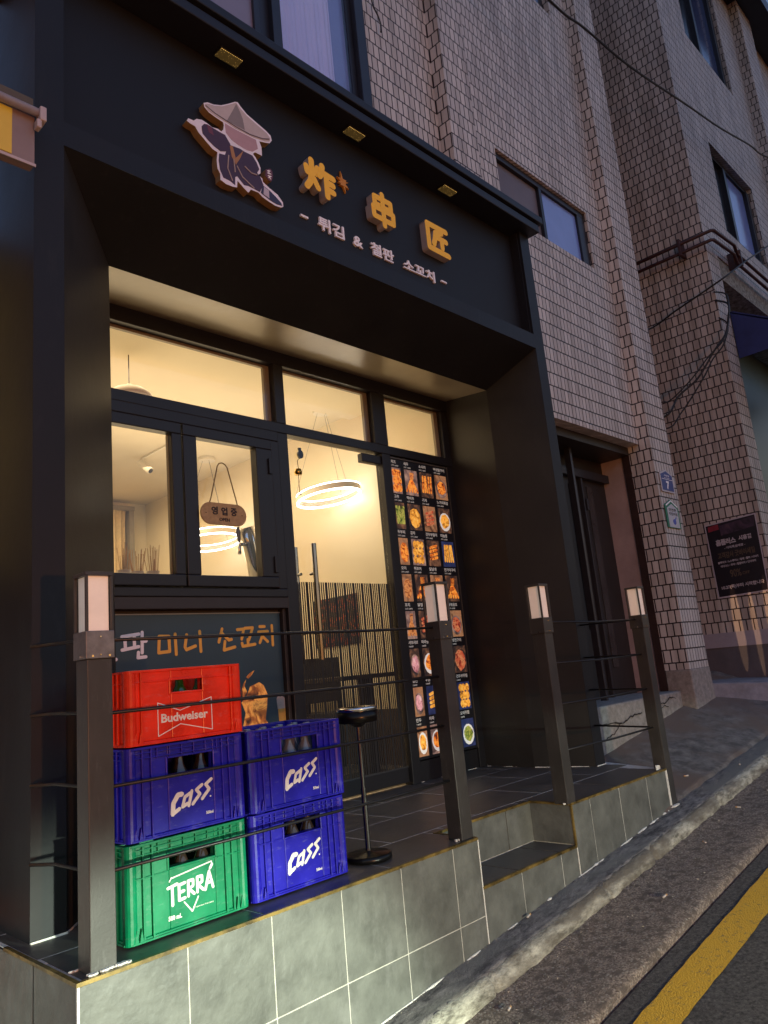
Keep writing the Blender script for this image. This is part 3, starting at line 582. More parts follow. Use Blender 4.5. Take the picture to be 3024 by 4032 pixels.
# ================================================================== INTERIOR (parts of the shopfront)
mb=MB(); mb.box(3.62,3.66,1.445,6.35,0,3.12); mb.box(-0.3,3.66,6.3,6.34,0,3.12); mb.box(-0.32,-0.28,1.47,6.3,0,3.12); obj('room_wall',mb,CREAM,SF)
mb=MB(); mb.box(-0.3,3.62,2.45,6.3,3.10,3.14); mb.box(-0.3,3.62,1.445,2.45,3.05,3.09); obj('room_ceiling',mb,CEIL,SF)
mb=MB(); mb.box(-0.3,3.62,1.47,6.3,-0.03,0.0); obj('room_floor',mb,mat('room_floor_tile',(0.22,0.19,0.15),0.4,0,0.1,3),SF)
mb=MB(); mb.box(-0.28,1.88,1.475,1.95,1.30,1.345); mb.box(-0.28,1.88,1.475,1.52,0,1.30); obj('hatch_worktop',mb,mat('worktop_pale',(0.45,0.40,0.30),0.35,0,0.1,5),SF)
mb=MB()
mb.box(3.608,3.619,2.55,3.15,1.02,1.46)
obj('wall_menu_sheet',mb,food_mat('wall_sheet',[(0.012,0.012,0.02),(0.014,0.012,0.02),(0.45,0.06,0.015)],22),SF)
DKW=mat('dark_furniture_wood',(0.035,0.022,0.016),0.45,0,0.2,12); SEATM=mat('dark_seat_vinyl',(0.022,0.018,0.018),0.4,0,0.2,8)
mb=MB(); mb.box(3.600,3.619,1.46,6.29,0.0,0.45); obj('room_wainscot',mb,mat('wainscot_brown',(0.09,0.055,0.035),0.6,0,0.2,6),SF)
for i,(tx,ty) in enumerate(((3.05,1.95),(3.05,3.15),(3.05,4.4))):
    tt=thing('dining_table',(tx,ty,0),('dark dining table nearest the glass door, inside','second dark dining table behind the glass door','farthest dark dining table deep in the room')[i],'table','dining tables inside the restaurant')
    m_=MB(); m_.box(tx-0.5,tx+0.5,ty-0.30,ty+0.30,0.72,0.75); obj('table_top',m_,DKW,tt,bevel=0.004)
    m_=MB(); m_.box(tx-0.04,tx+0.04,ty-0.04,ty+0.04,0.02,0.72); m_.box(tx-0.25,tx+0.25,ty-0.25,ty+0.25,0.0,0.02); obj('pedestal',m_,BLACK,tt)
for i,(tx,ty,lb) in enumerate(((2.62,2.52,'dark chair back just inside the glass door'),(3.30,2.55,'dark chair near the right wall inside the door'),(2.7,3.78,'dark chair behind the second table inside'))):
    tt=thing('dining_chair',(tx,ty,0),lb,'chair','dining chairs inside the restaurant')
    m_=MB(); m_.box(tx-0.2,tx+0.2,ty-0.2,ty+0.2,0.43,0.47); obj('seat',m_,SEATM,tt,bevel=0.01)
    m_=MB(); m_.box(tx-0.2,tx+0.2,ty+0.17,ty+0.20,0.55,0.92); obj('backrest',m_,SEATM,tt,bevel=0.012)
    for dx in (-0.18,0.18):
        for dy in (-0.18,0.18):
            m_=MB(); m_.box(tx+dx-0.012,tx+dx+0.012,ty+dy-0.012,ty+dy+0.012,0,0.55 if dy>0 else 0.43); obj('leg',m_,BLACK,tt)
# curtain on the back wall
cu=MB(); vs=[];X=frange(2.45,3.31,0.01)
for x in X:
    o_=0.02*math.sin(x*75)+0.008*math.sin(x*31); vs+=[(x,6.24+o_,1.0),(x,6.24+o_,2.80),(x,6.22+o_*0.6,2.98)]
cu.add(vs,[(3*i+j,3*i+3+j,3*i+4+j,3*i+1+j) for i in range(len(X)-1) for j in (0,1)])
tag(obj('curtain',cu,mat('sheer_curtain',(0.66,0.52,0.30),0.9,0,0.1,20),loc=(2.7,6.24,1.0),smooth=True),'sheer cream curtain on the back wall seen through the left hatch pane','curtain')
mb=MB(); mb.box(2.30,3.40,6.16,6.30,2.98,3.03); mb.box(3.34,3.40,6.18,6.3,0.9,2.98); obj('window_surround',mb,mat('window_surround_paint',(0.30,0.27,0.22),0.8,0,0.1,4),SF)

# LED ring pendants
WH=mat('white_enamel',(0.75,0.70,0.60),0.4,0,0.05,6)
def ringlamp(cx,cy,cz,R,zc,lab,tilt=0.0,ty=0.0):
    t_=thing('ring_pendant',(cx,cy,cz),lab,'light','LED ring pendants in the dining room')
    m1=MB(); m1.ring((cx,cy,cz),R,0.018,0.050,56,tilt,ty); obj('ring_body',m1,WH,t_)
    m1=MB(); m1.ring((cx,cy,cz+0.030),R-0.001,0.016,0.010,56,tilt,ty); m1.ring((cx,cy,cz-0.030),R-0.001,0.016,0.012,56,tilt,ty); obj('led_strip',m1,LED,t_)
    m1=MB()
    for a in (0.4,2.5,4.6): m1.tube([(cx+R*math.cos(a)*0.98,cy+R*math.sin(a)*0.98,cz+0.03),(cx+0.04*math.cos(a),cy+0.04*math.sin(a),zc-0.02)],0.0018,5)
    obj('suspension_wire',m1,GALV,t_)
    m1=MB(); m1.lathe([(0.085,0.0),(0.085,0.03),(0.08,0.035)],(cx,cy,zc-0.035),24); obj('ceiling_rose',m1,WH,t_,smooth=False)
ringlamp(3.31,2.48,2.31,0.285,3.10,'glowing LED ring pendant hanging behind the glass door',0.08,-0.10)
ringlamp(3.20,4.2,2.23,0.32,3.10,'glowing LED ring pendant seen through the right hatch pane',0.0,-0.12)
# small dome pendant seen in the first transom
pd=thing('dome_pendant',(1.33,2.25,2.70),'pale dome pendant seen through the left transom pane','light')
mb=MB(); mb.lathe([(0.16,0.0),(0.15,0.03),(0.10,0.07),(0.03,0.09),(0.015,0.11)],(1.33,2.25,2.66),24); obj('shade',mb,WH,pd,smooth=True)
mb=MB(); mb.tube([(1.33,2.25,2.77),(1.33,2.25,3.05)],0.004,6); obj('stem',mb,GALV,pd)
mb=MB(); mb.lathe([(0.03,0.0),(0.045,0.03),(0.03,0.06)],(1.33,2.25,2.60),16); obj('bulb',mb,mat('bulb_glow',(1,1,1),0.5,0,0,2,emit=(1,0.8,0.5),es=4),pd,smooth=True)
pd.location+=Vector((0.02,0,0.065))
# track spot
ts=thing('track_spotlight',(2.66,4.4,3.0),'white cylinder track spotlight behind the left hatch pane','light')
mb=MB(); mb.tube([(2.60,4.50,3.05),(2.665,4.40,2.945)],[0.034,0.034],16); obj('lamp_head',mb,WH,ts,smooth=False)
mb=MB(); mb.tube([(2.666,4.398,2.943),(2.670,4.392,2.937)],[0.027,0.024],16); obj('lens',mb,DKF,ts)
mb=MB(); mb.box(2.615,2.635,3.9,4.5,3.082,3.098); mb.tube([(2.62,4.47,3.09),(2.62,4.47,3.02)],0.010,8); obj('track',mb,WH,ts)
# OPEN sign on cord
sg=thing('open_sign',(1.50,1.322,1.78),'brown oval wooden open sign hanging on a cord in the right hatch pane','sign')
WOOD=mat('brown_wood',(0.42,0.27,0.12),0.6,0,0.2,30)
def pill(x0,x1,z0,z1,tilt=0):
    r=(z1-z0)/2; P=[]
    for i in range(13): a=math.pi/2+math.pi*i/12; P.append((x0+r+r*math.cos(a),z0+r+r*math.sin(a)))
    for i in range(13): a=-math.pi/2+math.pi*i/12; P.append((x1-r+r*math.cos(a),z0+r+r*math.sin(a)))
    return P
mb=MB(); mb.prism(pill(1.335,1.645,1.70,1.83),FRONT(1.328),0,0.010); obj('board',mb,WOOD,sg,bevel=0.002)
INK=mat('dark_ink',(0.020,0.013,0.012),0.6,0,0.1,9)
mb=MB(); 
for ch,x in (('영',1.405),('업',1.470),('중',1.535)): text_mb(mb,ch,x,x+0.042,1.758,1.806,FRONT(1.3175),0.0,0.0015,bold=0.035)
text_mb(mb,'OPEN',1.455,1.525,1.722,1.742,FRONT(1.3175),0.0,0.0015,bold=0.03)
for x in (1.368,1.612): mb.lathe([(0.003,0),(0.003,0.004)],(x,1.316,1.763),8)
obj('lettering',mb,INK,sg)
mb=MB(); mb.tube([(1.395,1.322,1.822),(1.41,1.324,1.86),(1.465,1.328,2.055),(1.478,1.330,2.072),(1.50,1.330,2.078),(1.52,1.330,2.070),(1.532,1.328,2.052),(1.58,1.324,1.86),(1.588,1.322,1.822)],0.0035,6); obj('cord',mb,mat('jute_cord',(0.16,0.10,0.04),0.8,0,0.2,40),sg)
sg.location+=Vector((-0.052,0,-0.036))
# wind chime on the door glass
wc=thing('wind_chime',(2.09,1.385,2.2),'small brass bell chime on a suction hook on the glass door','chime')
mb=MB(); P=[(0.022*math.cos(2*math.pi*i/20),0.030*math.sin(2*math.pi*i/20)) for i in range(20)]
mb.prism([(2.098+a,2.205+b) for a,b in P],FRONT(1.395),0,0.014); mb.box(2.086,2.106,1.383,1.395,2.232,2.25); obj('hook_disc',mb,mat('dark_blue_gem',(0.02,0.022,0.03),0.15,0,0.2,9),wc)
mb=MB(); mb.tube([(2.09,1.38,2.178),(2.07,1.378,2.165),(2.062,1.378,2.15),(2.066,1.378,2.10),(2.062,1.378,2.0),(2.064,1.378,1.935)],0.0022,6); mb.ring((2.064,1.378,1.925),0.012,0.003,0.003,12); obj('chain',mb,ROD,wc)
mb=MB(); mb.lathe([(0.026,0),(0.025,0.02),(0.020,0.036),(0.006,0.042)],(2.062,1.378,2.06),18); obj('bell',mb,mat('brass',(0.45,0.27,0.06),0.25,1.0,0.1,6),wc,smooth=True)
# beer tower
bt=thing('beer_tap',(1.86,1.62,1.345),'chrome beer tap tower behind the right hatch pane','tap')
mb=MB(); mb.tube([(1.90,1.66,1.345),(1.875,1.66,1.52),(1.845,1.66,1.64),(1.815,1.66,1.74)],[0.045,0.047,0.052,0.062],18); obj('tower',mb,CHROME,bt,smooth=True)
mb=MB(); mb.tube([(1.83,1.64,1.63),(1.76,1.62,1.625),(1.735,1.62,1.62)],0.012,10); mb.tube([(1.745,1.62,1.63),(1.740,1.62,1.56)],0.012,10); obj('faucet',mb,CHROME,bt,smooth=True)
mb=MB(); mb.tube([(1.745,1.62,1.635),(1.742,1.62,1.66),(1.738,1.62,1.70),(1.738,1.62,1.735)],[0.006,0.012,0.016,0.010],10); obj('tap_handle',mb,mat('dark_wood_handle',(0.06,0.03,0.02),0.4,0,0.2,20),bt,smooth=True)
# cups of skewers
def skew_cup(cx,cy,seed,lab):
    rnd=random.Random(seed); t_=thing('skewer_cup',(cx,cy,1.345),lab,'cup','cups of bamboo skewers on the hatch worktop')
    m1=MB(); m1.lathe([(0.032,0.0),(0.038,0.09),(0.035,0.09),(0.03,0.004)],(cx,cy,1.346),18); obj('cup',m1,mat('clear_plastic_cup',(0.45,0.36,0.25),0.3,0,0.1,9),t_,smooth=True)
    m1=MB()
    for i in range(16):
        a=rnd.uniform(0,6.28); r=rnd.uniform(0,0.022); h=rnd.uniform(0.15,0.25); l=rnd.uniform(0.0,0.035)
        m1.tube([(cx+r*math.cos(a),cy+r*math.sin(a),1.352),(cx+(r+l)*math.cos(a),cy+(r+l)*math.sin(a),1.345+h)],0.0018,5)
    obj('skewers',m1,mat('bamboo',(0.42,0.26,0.10),0.7,0,0.2,50),t_)
skew_cup(0.97,1.62,1,'plastic cup of bamboo skewers at the left edge of the hatch pane'); skew_cup(1.07,1.66,2,'middle cup of bamboo skewers behind the left hatch pane'); skew_cup(1.15,1.63,3,'right hand cup of bamboo skewers behind the left hatch pane')

# ================================================================== SIGN LETTERS
GOLD=mat('gold_letter_face',(0.82,0.42,0.02),0.55,0,0.06,6,emit=(0.82,0.42,0.02),es=0.03)  # small emission added to brighten the gold faces
LSIDE=mat('pale_letter_side',(0.34,0.30,0.30),0.6,0,0.1,6)
WLET=mat('white_letter',(0.95,0.92,0.95),0.6,0,0.04,6)
LS=thing('sign_lettering',(2.2,0.58,3.3),'raised gold characters with small white lettering below on the black sign','sign')
def rs(x,z): return (-0.967+(x+0.967)*0.9877,0.76+(z-0.76)*0.9877)
def char3d(segs,x0,z0,w_,h_,wd,name='gold_character',y=0.59,d=0.05):
    a=rs(x0,z0); m=MB(); m.m=1; fn=FRONT(y)
    k=0
    for poly in segs:
        for p,q in zip(poly[:-1],poly[1:]):
            P=(a[0]+p[0]*w_,a[1]+p[1]*h_); Q=(a[0]+q[0]*w_,a[1]+q[1]*h_)
            m.m=1; m.capsule(P,Q,wd,fn,0,d-0.0015+0.00035*k)
            m.m=0; m.capsule(P,Q,wd-0.001,fn,d-0.0014+0.00035*k,d+0.00035*k+0.0004); k+=1
    return obj(name,m,[GOLD,LSIDE],LS)
ZHA=[[(0.05,0.72),(0.08,0.55)],[(0.45,0.82),(0.40,0.62)],[(0.24,1.0),(0.24,0.55),(0.15,0.25),(0.03,0.06)],[(0.28,0.42),(0.42,0.16)],
     [(0.62,0.98),(0.58,0.74),(0.50,0.60)],[(0.62,0.76),(1.0,0.72)],[(0.74,0.72),(0.74,0.02)],[(0.76,0.50),(0.97,0.48)],[(0.76,0.26),(0.97,0.24)]]
CHUAN=[[(0.12,0.86),(0.12,0.62),(0.90,0.60),(0.90,0.86),(0.12,0.86)],[(0.02,0.50),(0.04,0.20),(0.96,0.18),(0.98,0.50),(0.02,0.50)],[(0.5,1.02),(0.5,0.0)]]
JIANG=[[(0.98,0.94),(0.06,0.94),(0.06,0.06),(1.0,0.04)],[(0.72,0.80),(0.42,0.70),(0.38,0.50),(0.30,0.26)],[(0.44,0.56),(0.92,0.54)],[(0.70,0.52),(0.70,0.24)]]
char3d(ZHA,1.605,3.52,0.215,0.20,0.042); char3d(CHUAN,2.155,3.525,0.185,0.215,0.040); char3d(JIANG,2.675,3.53,0.215,0.205,0.044)
# small orange spark mark after the first character
m=MB(); a=rs(1.945,3.725)
for i,(ang,l) in enumerate(((100,0.075),(20,0.05),(-30,0.055),(-75,0.07),(155,0.05),(200,0.045))):
    t=R_(ang); m.prism([(a[0]+math.cos(t)*l,a[1]+math.sin(t)*l),(a[0]+math.cos(t+1.6)*0.012,a[1]+math.sin(t+1.6)*0.012),(a[0]+math.cos(t-1.6)*0.012,a[1]+math.sin(t-1.6)*0.012)],FRONT(0.59),0,0.012+i*0.0005)
m.prism([(a[0]-0.03,a[1]+0.022),(a[0]+0.03,a[1]+0.022),(a[0]+0.0,a[1]-0.01),(a[0]+0.03,a[1]-0.028),(a[0]-0.03,a[1]-0.028),(a[0]+0.0,a[1]+0.004)],FRONT(0.59),0,0.016)
obj('spark_mark',m,mat('orange_mark',(0.62,0.25,0.02),0.55,0,0.06,6),LS)
def small(body,x0,x1,z0,z1,bold=0.018):
    p=rs(x0,z0); q=rs(x1,z1); m=MB(); text_mb(m,body,p[0],q[0],p[1],q[1],FRONT(0.59),0.0,0.012,bold=bold); obj('white_lettering',m,WLET,LS)
small('튀김',1.713,1.918,3.315,3.405); small('&',1.993,2.073,3.315,3.385,0.018); small('철판',2.144,2.353,3.312,3.400); small('소꼬치',2.443,2.757,3.310,3.392)
m=MB()
for x0,x1 in ((1.58,1.635),(2.826,2.883)):
    p=rs(x0,3.352); q=rs(x1,3.352); m.box(p[0],q[0],0.578,0.59,p[1]-0.006,p[1]+0.006)
obj('white_dash',m,WLET,LS)
# cut-out board (plain generic stand-in: silhouette board with flat colour patches)
BO=thing('cutout_board',(1.1,0.58,3.3),'thick cut-out board, pale cone hat over plum robe, left of the gold characters','sign')
OUT=[(0.914,3.683),(0.938,3.7),(0.975,3.707),(1.022,3.728),(1.071,3.765),(1.112,3.799),(1.13,3.806),(1.145,3.79),(1.185,3.762),(1.243,3.743),(1.31,3.722),(1.34,3.706),(1.346,3.678),(1.329,3.652),(1.3,3.642),(1.258,3.63),(1.271,3.598),(1.27,3.545),(1.225,3.545),(1.21,3.529),(1.227,3.512),(1.243,3.49),(1.255,3.462),(1.252,3.427),(1.233,3.412),(1.262,3.402),(1.265,3.382),(1.307,3.363),(1.361,3.345),(1.394,3.312),(1.395,3.287),(1.379,3.275),(1.341,3.269),(1.3,3.276),(1.256,3.286),(1.23,3.302),(1.181,3.299),(1.164,3.272),(1.133,3.29),(1.098,3.315),(1.093,3.272),(1.067,3.265),(1.025,3.262),(0.993,3.272),(0.993,3.307),(0.978,3.332),(0.976,3.38),(0.983,3.427),(0.953,3.433),(0.914,3.461),(0.875,3.49),(0.857,3.516),(0.829,3.518),(0.811,3.524),(0.819,3.542),(0.85,3.545),(0.867,3.564),(0.899,3.575),(0.927,3.571),(0.959,3.562),(0.993,3.571),(1.013,3.565),(1.027,3.584),(1.032,3.612),(1.029,3.629),(0.988,3.634),(0.943,3.643),(0.917,3.662)]
HAT=[(0.922,3.681),(0.937,3.691),(0.975,3.7),(1.026,3.723),(1.075,3.761),(1.118,3.795),(1.141,3.775),(1.184,3.749),(1.25,3.726),(1.314,3.706),(1.336,3.686),(1.329,3.663),(1.296,3.649),(1.221,3.633),(1.159,3.631),(1.102,3.629),(1.047,3.638),(0.988,3.64),(0.939,3.651),(0.922,3.667)]
HATD=[(1.118,3.788),(1.14,3.749),(1.155,3.714),(1.164,3.651),(1.12,3.649),(1.052,3.651),(1.086,3.72)]
ROBE=[(0.993,3.424),(1.027,3.432),(1.056,3.508),(1.125,3.517),(1.151,3.513),(1.204,3.514),(1.229,3.484),(1.245,3.449),(1.229,3.421),(1.25,3.401),(1.266,3.362),(1.239,3.308),(1.2,3.311),(1.164,3.312),(1.138,3.305),(1.097,3.339),(1.084,3.329),(1.081,3.279),(1.052,3.29),(1.01,3.292),(0.992,3.331),(0.987,3.381)]
ARM=[(0.91,3.556),(0.931,3.563),(0.967,3.558),(1.017,3.554),(1.034,3.555),(1.065,3.513),(1.054,3.466),(1.002,3.441),(0.962,3.453),(0.93,3.47),(0.899,3.494),(0.895,3.513),(0.895,3.535)]
MID=[(1.038,3.627),(1.101,3.623),(1.158,3.624),(1.235,3.626),(1.245,3.575),(1.207,3.540),(1.17,3.531),(1.139,3.533),(1.11,3.537),(1.076,3.545),(1.041,3.572)]
BOOT=[(1.262,3.359),(1.306,3.346),(1.346,3.325),(1.381,3.302),(1.387,3.288),(1.352,3.281),(1.311,3.285),(1.244,3.306)]
COLL=[(1.06,3.502),(1.078,3.511),(1.093,3.445),(1.118,3.477),(1.147,3.516),(1.122,3.457),(1.093,3.405),(1.069,3.441)]
EDGE=mat('ochre_board_edge',(0.30,0.185,0.085),0.7,0,0.2,12)
m=MB(); m.prism(OUT,FRONT(0.59),0,0.044); obj('board_core',m,EDGE,BO)
m=MB(); m.prism(OUT,FRONT(0.59),0.0441,0.046); obj('white_face',m,mat('board_white',(0.85,0.80,0.88),0.55,0,0.05,6),BO)
def patch(nm,P,col,d):
    m=MB(); m.prism(P,FRONT(0.59),0.0461,0.0464+d); obj(nm,m,mat(nm+'_paint',col,0.6,0,0.08,12),BO)
patch('pale_hat',HAT,(0.55,0.47,0.46),0.0008); patch('hat_facet',HATD,(0.26,0.22,0.22),0.0016); patch('plum_robe',ROBE,(0.055,0.028,0.065),0.0008); patch('plum_sleeve',ARM,(0.060,0.028,0.060),0.0014)
patch('pink_patch',MID,(0.48,0.30,0.33),0.0006); patch('navy_boot',BOOT,(0.035,0.035,0.085),0.0012); patch('ochre_collar',COLL,(0.42,0.20,0.08),0.0022)
patch('sleeve_band',[(0.925,3.560),(0.955,3.556),(0.965,3.515),(0.935,3.520)],(0.16,0.04,0.07),0.0022)
patch('pale_band',[(1.268,3.352),(1.30,3.344),(1.300,3.296),(1.262,3.305)],(0.55,0.48,0.55),0.002)
# robe trim lines
m=MB(); fn=FRONT(0.59)
for k,(p,q) in enumerate((((1.05,3.44),(1.04,3.36)),((1.04,3.36),(1.065,3.30)),((1.10,3.40),(1.13,3.35)),((1.13,3.35),(1.20,3.315)),((1.08,3.43),(1.085,3.36)),((1.15,3.42),(1.19,3.40)),((1.19,3.40),(1.225,3.405)))): m.capsule(p,q,0.006,fn,0.0461,0.0488+k*0.0003)
obj('robe_trim',m,mat('robe_trim_paint',(0.40,0.30,0.26),0.6,0,0.08,12),BO)
m=MB(); P=[(0.926,3.672),(0.98,3.655),(1.04,3.648),(1.12,3.640),(1.2,3.640),(1.28,3.655),(1.325,3.675)]
for k,(p,q) in enumerate(zip(P[:-1],P[1:])): m.capsule(p,q,0.005,fn,0.0461,0.0492+k*0.0002)
obj('hat_brim_line',m,mat('hat_line_paint',(0.14,0.11,0.13),0.6,0,0.08,12),BO)
m=MB(); S_=[(1.29,3.47),(1.321,3.489),(1.334,3.478),(1.336,3.448),(1.325,3.413),(1.306,3.409),(1.284,3.429)]
m.m=1; m.prism([rs(*p) if 0 else p for p in S_],FRONT(0.59),0,0.044); m.m=0; m.prism(S_,FRONT(0.59),0.0441,0.0465)
so=thing('seal_mark',(1.31,0.58,3.41),'tiny plum seal with pale strokes beside the cut-out board','sign')
obj('seal_block',m,[mat('seal_plum',(0.13,0.045,0.075),0.6,0,0.1,10),EDGE],so)
m=MB()
for k,(p,q) in enumerate((((1.30,3.465),(1.318,3.472)),((1.309,3.472),(1.309,3.45)),((1.30,3.452),(1.322,3.455)),((1.302,3.436),(1.322,3.440)),((1.305,3.425),(1.318,3.44)),((1.318,3.422),(1.308,3.435)))): m.capsule(p,q,0.005,fn,0.0466,0.048+k*0.0003)
obj('seal_strokes',m,WLET,so)

# ================================================================== MENU BOARD
MBD=thing('menu_board',(3.27,1.37,0.15),'tall backlit menu board of food pictures beside the glass door','menu board')
m=MB(); m.box(2.943,3.60,1.372,1.384,0.145,2.30); obj('board',m,mat('menu_black',(0.012,0.013,0.018),0.35,0,0.1,5),MBD)
m=MB(); m.box(2.94,3.60,1.366,1.372,2.296,2.306); m.box(3.594,3.60,1.366,1.372,0.14,2.296); obj('board_edge',m,mat('menu_edge',(0.16,0.14,0.12),0.3,0.6,0.1,5),MBD)
EM=0.17
FOODS=[food_mat('food_orange',[(0.10,0.02,0.01),(0.62,0.13,0.015),(0.95,0.36,0.05),(0.70,0.18,0.02)],26,EM),
 food_mat('food_brown',[(0.05,0.015,0.01),(0.35,0.10,0.025),(0.62,0.26,0.08),(0.30,0.07,0.02)],30,EM),
 food_mat('food_green',[(0.03,0.04,0.01),(0.16,0.20,0.03),(0.45,0.42,0.08),(0.10,0.12,0.03)],28,EM),
 food_mat('food_yellow',[(0.25,0.08,0.01),(0.85,0.36,0.04),(0.95,0.55,0.12)],24,EM),
 food_mat('food_red',[(0.10,0.01,0.01),(0.45,0.07,0.03),(0.60,0.22,0.09),(0.20,0.02,0.01)],24,EM),
 food_mat('food_pink',[(0.30,0.10,0.10),(0.62,0.28,0.30),(0.75,0.50,0.45)],24,EM)]
BGS=[food_mat('photo_bg_dark',[(0.015,0.012,0.014),(0.06,0.03,0.02),(0.22,0.10,0.05)],14,EM),food_mat('photo_bg_wood',[(0.10,0.04,0.02),(0.35,0.17,0.08),(0.25,0.10,0.05)],10,EM),food_mat('photo_bg_grey',[(0.03,0.02,0.02),(0.20,0.12,0.10),(0.40,0.25,0.18)],10,EM),food_mat('photo_bg_blue',[(0.01,0.015,0.05),(0.03,0.04,0.12)],10,EM)]
PLATE=mat('plate_white',(0.75,0.72,0.66),0.4,0,0.05,9,emit=(0.75,0.72,0.66),es=0.13)
LABM=mat('menu_caption_white',(0.55,0.52,0.48),0.6,0,0.05,9,emit=(0.6,0.56,0.5),es=0.07)
caps=[['치즈','새우','소시지','버섯말구이'],['고추','떡비추','가지','노가리튀김'],['두부피','감자','건두부말이','마늘쫑'],['오이','쥐포어','닭날개','만가닥구이'],['꼬치','닭껍','떡','닭볶음꼬'],['샤브샤브','마라탕','면','냉면구이'],['냉면','우삼','고기','건두부무침'],['만두','마파','밥','오이무침']]
xsC=[(2.950,3.048),(3.087,3.226),(3.258,3.398),(3.432,3.574)]
kinds=[[('balls',0,2),('fan',0,2),('sticks',0,0),('dish',0,1)],[('sticks',2,0),('slab',3,0),('rolls',4,1),('bowl',3,0)],[('slab',0,1),('balls',3,2),('rolls',0,0),('sticks',3,4)],[('slab',1,1),('fan',0,0),('fan',0,1),('fan',0,0)],[('fan',1,2),('rolls',4,0),('dish',1,0),('dish',4,1)],[('dish',5,0),('bowl',0,0),('dish',1,0),('slab',4,0)],[('dish',5,1),('rolls',3,3),('bowl',1,0),('balls',3,3)],[('bowl',3,1),('bowl',0,2),('bowl',1,0),('bowl',2,3)]]
rnd=random.Random(3)
def ell(cx,cz,a,b,n=14,ph=0,ir=0.0): return [(cx+a*(1+rnd.uniform(-ir,ir))*math.cos(2*math.pi*i/n+ph),cz+b*(1+rnd.uniform(-ir,ir))*math.sin(2*math.pi*i/n+ph)) for i in range(n)]
for r in range(8):
    for c in range(4):
        x0,x1=xsC[c]; zt_=2.227-r*0.2665; zb_=zt_-0.197; kd,fi,bi=kinds[r][c]; bi=min(bi,3)
        m=MB(); m.box(x0,x1,1.3705,1.372,zb_,zt_); po=obj('food_photo',m,BGS[bi],MBD)
        fn=FRONT(1.3705); cx=(x0+x1)/2; cz=(zt_+zb_)/2; hw=(x1-x0)/2*0.92; hh=0.092
        def inside(P): return [(min(x1,max(x0,a)),min(zt_,max(zb_,b))) for a,b in P]
        if kd in('bowl','dish'):
            m=MB(); m.prism(inside(ell(cx,cz-0.012,hw*0.98,hh*0.80)),fn,0.0002,0.0006); obj('plate',m,PLATE if kd=='bowl' else BGS[2],po)
            m=MB(); m.prism(inside(ell(cx,cz-0.008,hw*0.76,hh*0.60,ir=0.12)),fn,0.0007,0.0011)
            for q in range(4): m.prism(inside(ell(cx+rnd.uniform(-.02,.02),cz+rnd.uniform(-.03,.03),0.018,0.016,9,ir=0.25)),fn,0.0012+0.0003*q,0.0014+0.0003*q)
            obj('food',m,FOODS[fi],po)
        else:
            m=MB()
            if kd=='balls':
                for q in range(9): m.prism(inside(ell(cx+((q%3)-1)*hw*0.55+rnd.uniform(-.006,.006),cz+((q//3)-1)*hh*0.62,0.024,0.030,10)),fn,0.0002+0.0003*q,0.0006+0.0003*q)
            elif kd=='sticks':
                for q in range(5):
                    u=cx+(q-2)*hw*0.36; m.capsule((u,cz-hh*0.62),(u+rnd.uniform(-.012,.012),cz+hh*0.72),0.017,fn,0.0002+0.0003*q,0.0006+0.0003*q,4)
            elif kd=='fan':
                for q in range(5):
                    a=R_(62+q*14); m.capsule((cx+hw*0.1*(q-2),cz+hh*0.1),(max(x0+.01,min(x1-.01,cx-math.cos(a)*0.055+hw*0.25*(q-2))),cz-hh*0.75),0.020,fn,0.0002+0.0003*q,0.0006+0.0003*q,4)
                    m.capsule((cx+hw*0.1*(q-2),cz+hh*0.1),(cx+hw*0.15*(q-1),cz+hh*0.85),0.005,fn,0.0018+0.0003*q,0.002+0.0003*q,3)
            elif kd=='slab': m.prism(inside(ell(cx,cz-0.005,hw*0.95,hh*0.85,9,ph=0.4,ir=0.10)),fn,0.0002,0.0008)
            else:
                for q in range(4): m.capsule((cx-hw*0.6,cz-hh*0.5+q*0.028),(cx+hw*0.55,cz-hh*0.35+q*0.030),0.022,fn,0.0002+0.0003*q,0.0006+0.0003*q,4)
            obj('food',m,FOODS[fi],po)
        m=MB(); nC=len(caps[r][c]); text_mb(m,caps[r][c],x0,min(x1,x0+0.026*nC),zt_+0.032,zt_+0.058,fn,0.0,0.0006,bold=0.02)
        text_mb(m,'1꼬치 1,000원' if r<5 else '7,000원',x0,x0+(0.075 if r<5 else 0.045),zt_+0.010,zt_+0.023,fn,0.0,0.0006,bold=0.01); obj('caption',m,LABM,MBD)

# ================================================================== POSTER UNDER THE HATCH
PO=thing('banner_panel',(1.3,1.41,0.1),'dark teal banner with white and orange handwritten words, flames and a beer glass','banner')
def teal():
    m,t,b=newmat('teal_black_print'); tc=t.nodes.new('ShaderNodeTexCoord'); sp=t.nodes.new('ShaderNodeSeparateXYZ'); t.links.new(tc.outputs['Object'],sp.inputs[0])
    n=t.nodes.new('ShaderNodeTexNoise'); n.inputs['Scale'].default_value=2.5; t.links.new(tc.outputs['Object'],n.inputs['Vector'])
    r=t.nodes.new('ShaderNodeValToRGB'); r.color_ramp.elements[0].color=(0.014,0.030,0.044,1); r.color_ramp.elements[1].color=(0.032,0.078,0.115,1); t.links.new(n.outputs['Fac'],r.inputs[0]); t.links.new(r.outputs[0],b.inputs['Base Color']); b.inputs['Roughness'].default_value=0.32; return m
m=MB(); m.box(0.72,1.868,1.420,1.434,0.06,1.168); obj('panel',m,teal(),PO)
m=MB(); m.box(0.80,1.868,1.415,1.420,1.166,1.172); obj('top_edge',m,mat('panel_edge_light',(0.25,0.24,0.22),0.4,0.3,0.1,5),PO)
fn=FRONT(1.420)
WHT=mat('print_white',(0.95,0.88,0.90),0.6,0,0.05,9); ORG=mat('print_orange',(0.92,0.45,0.07),0.6,0,0.05,9)
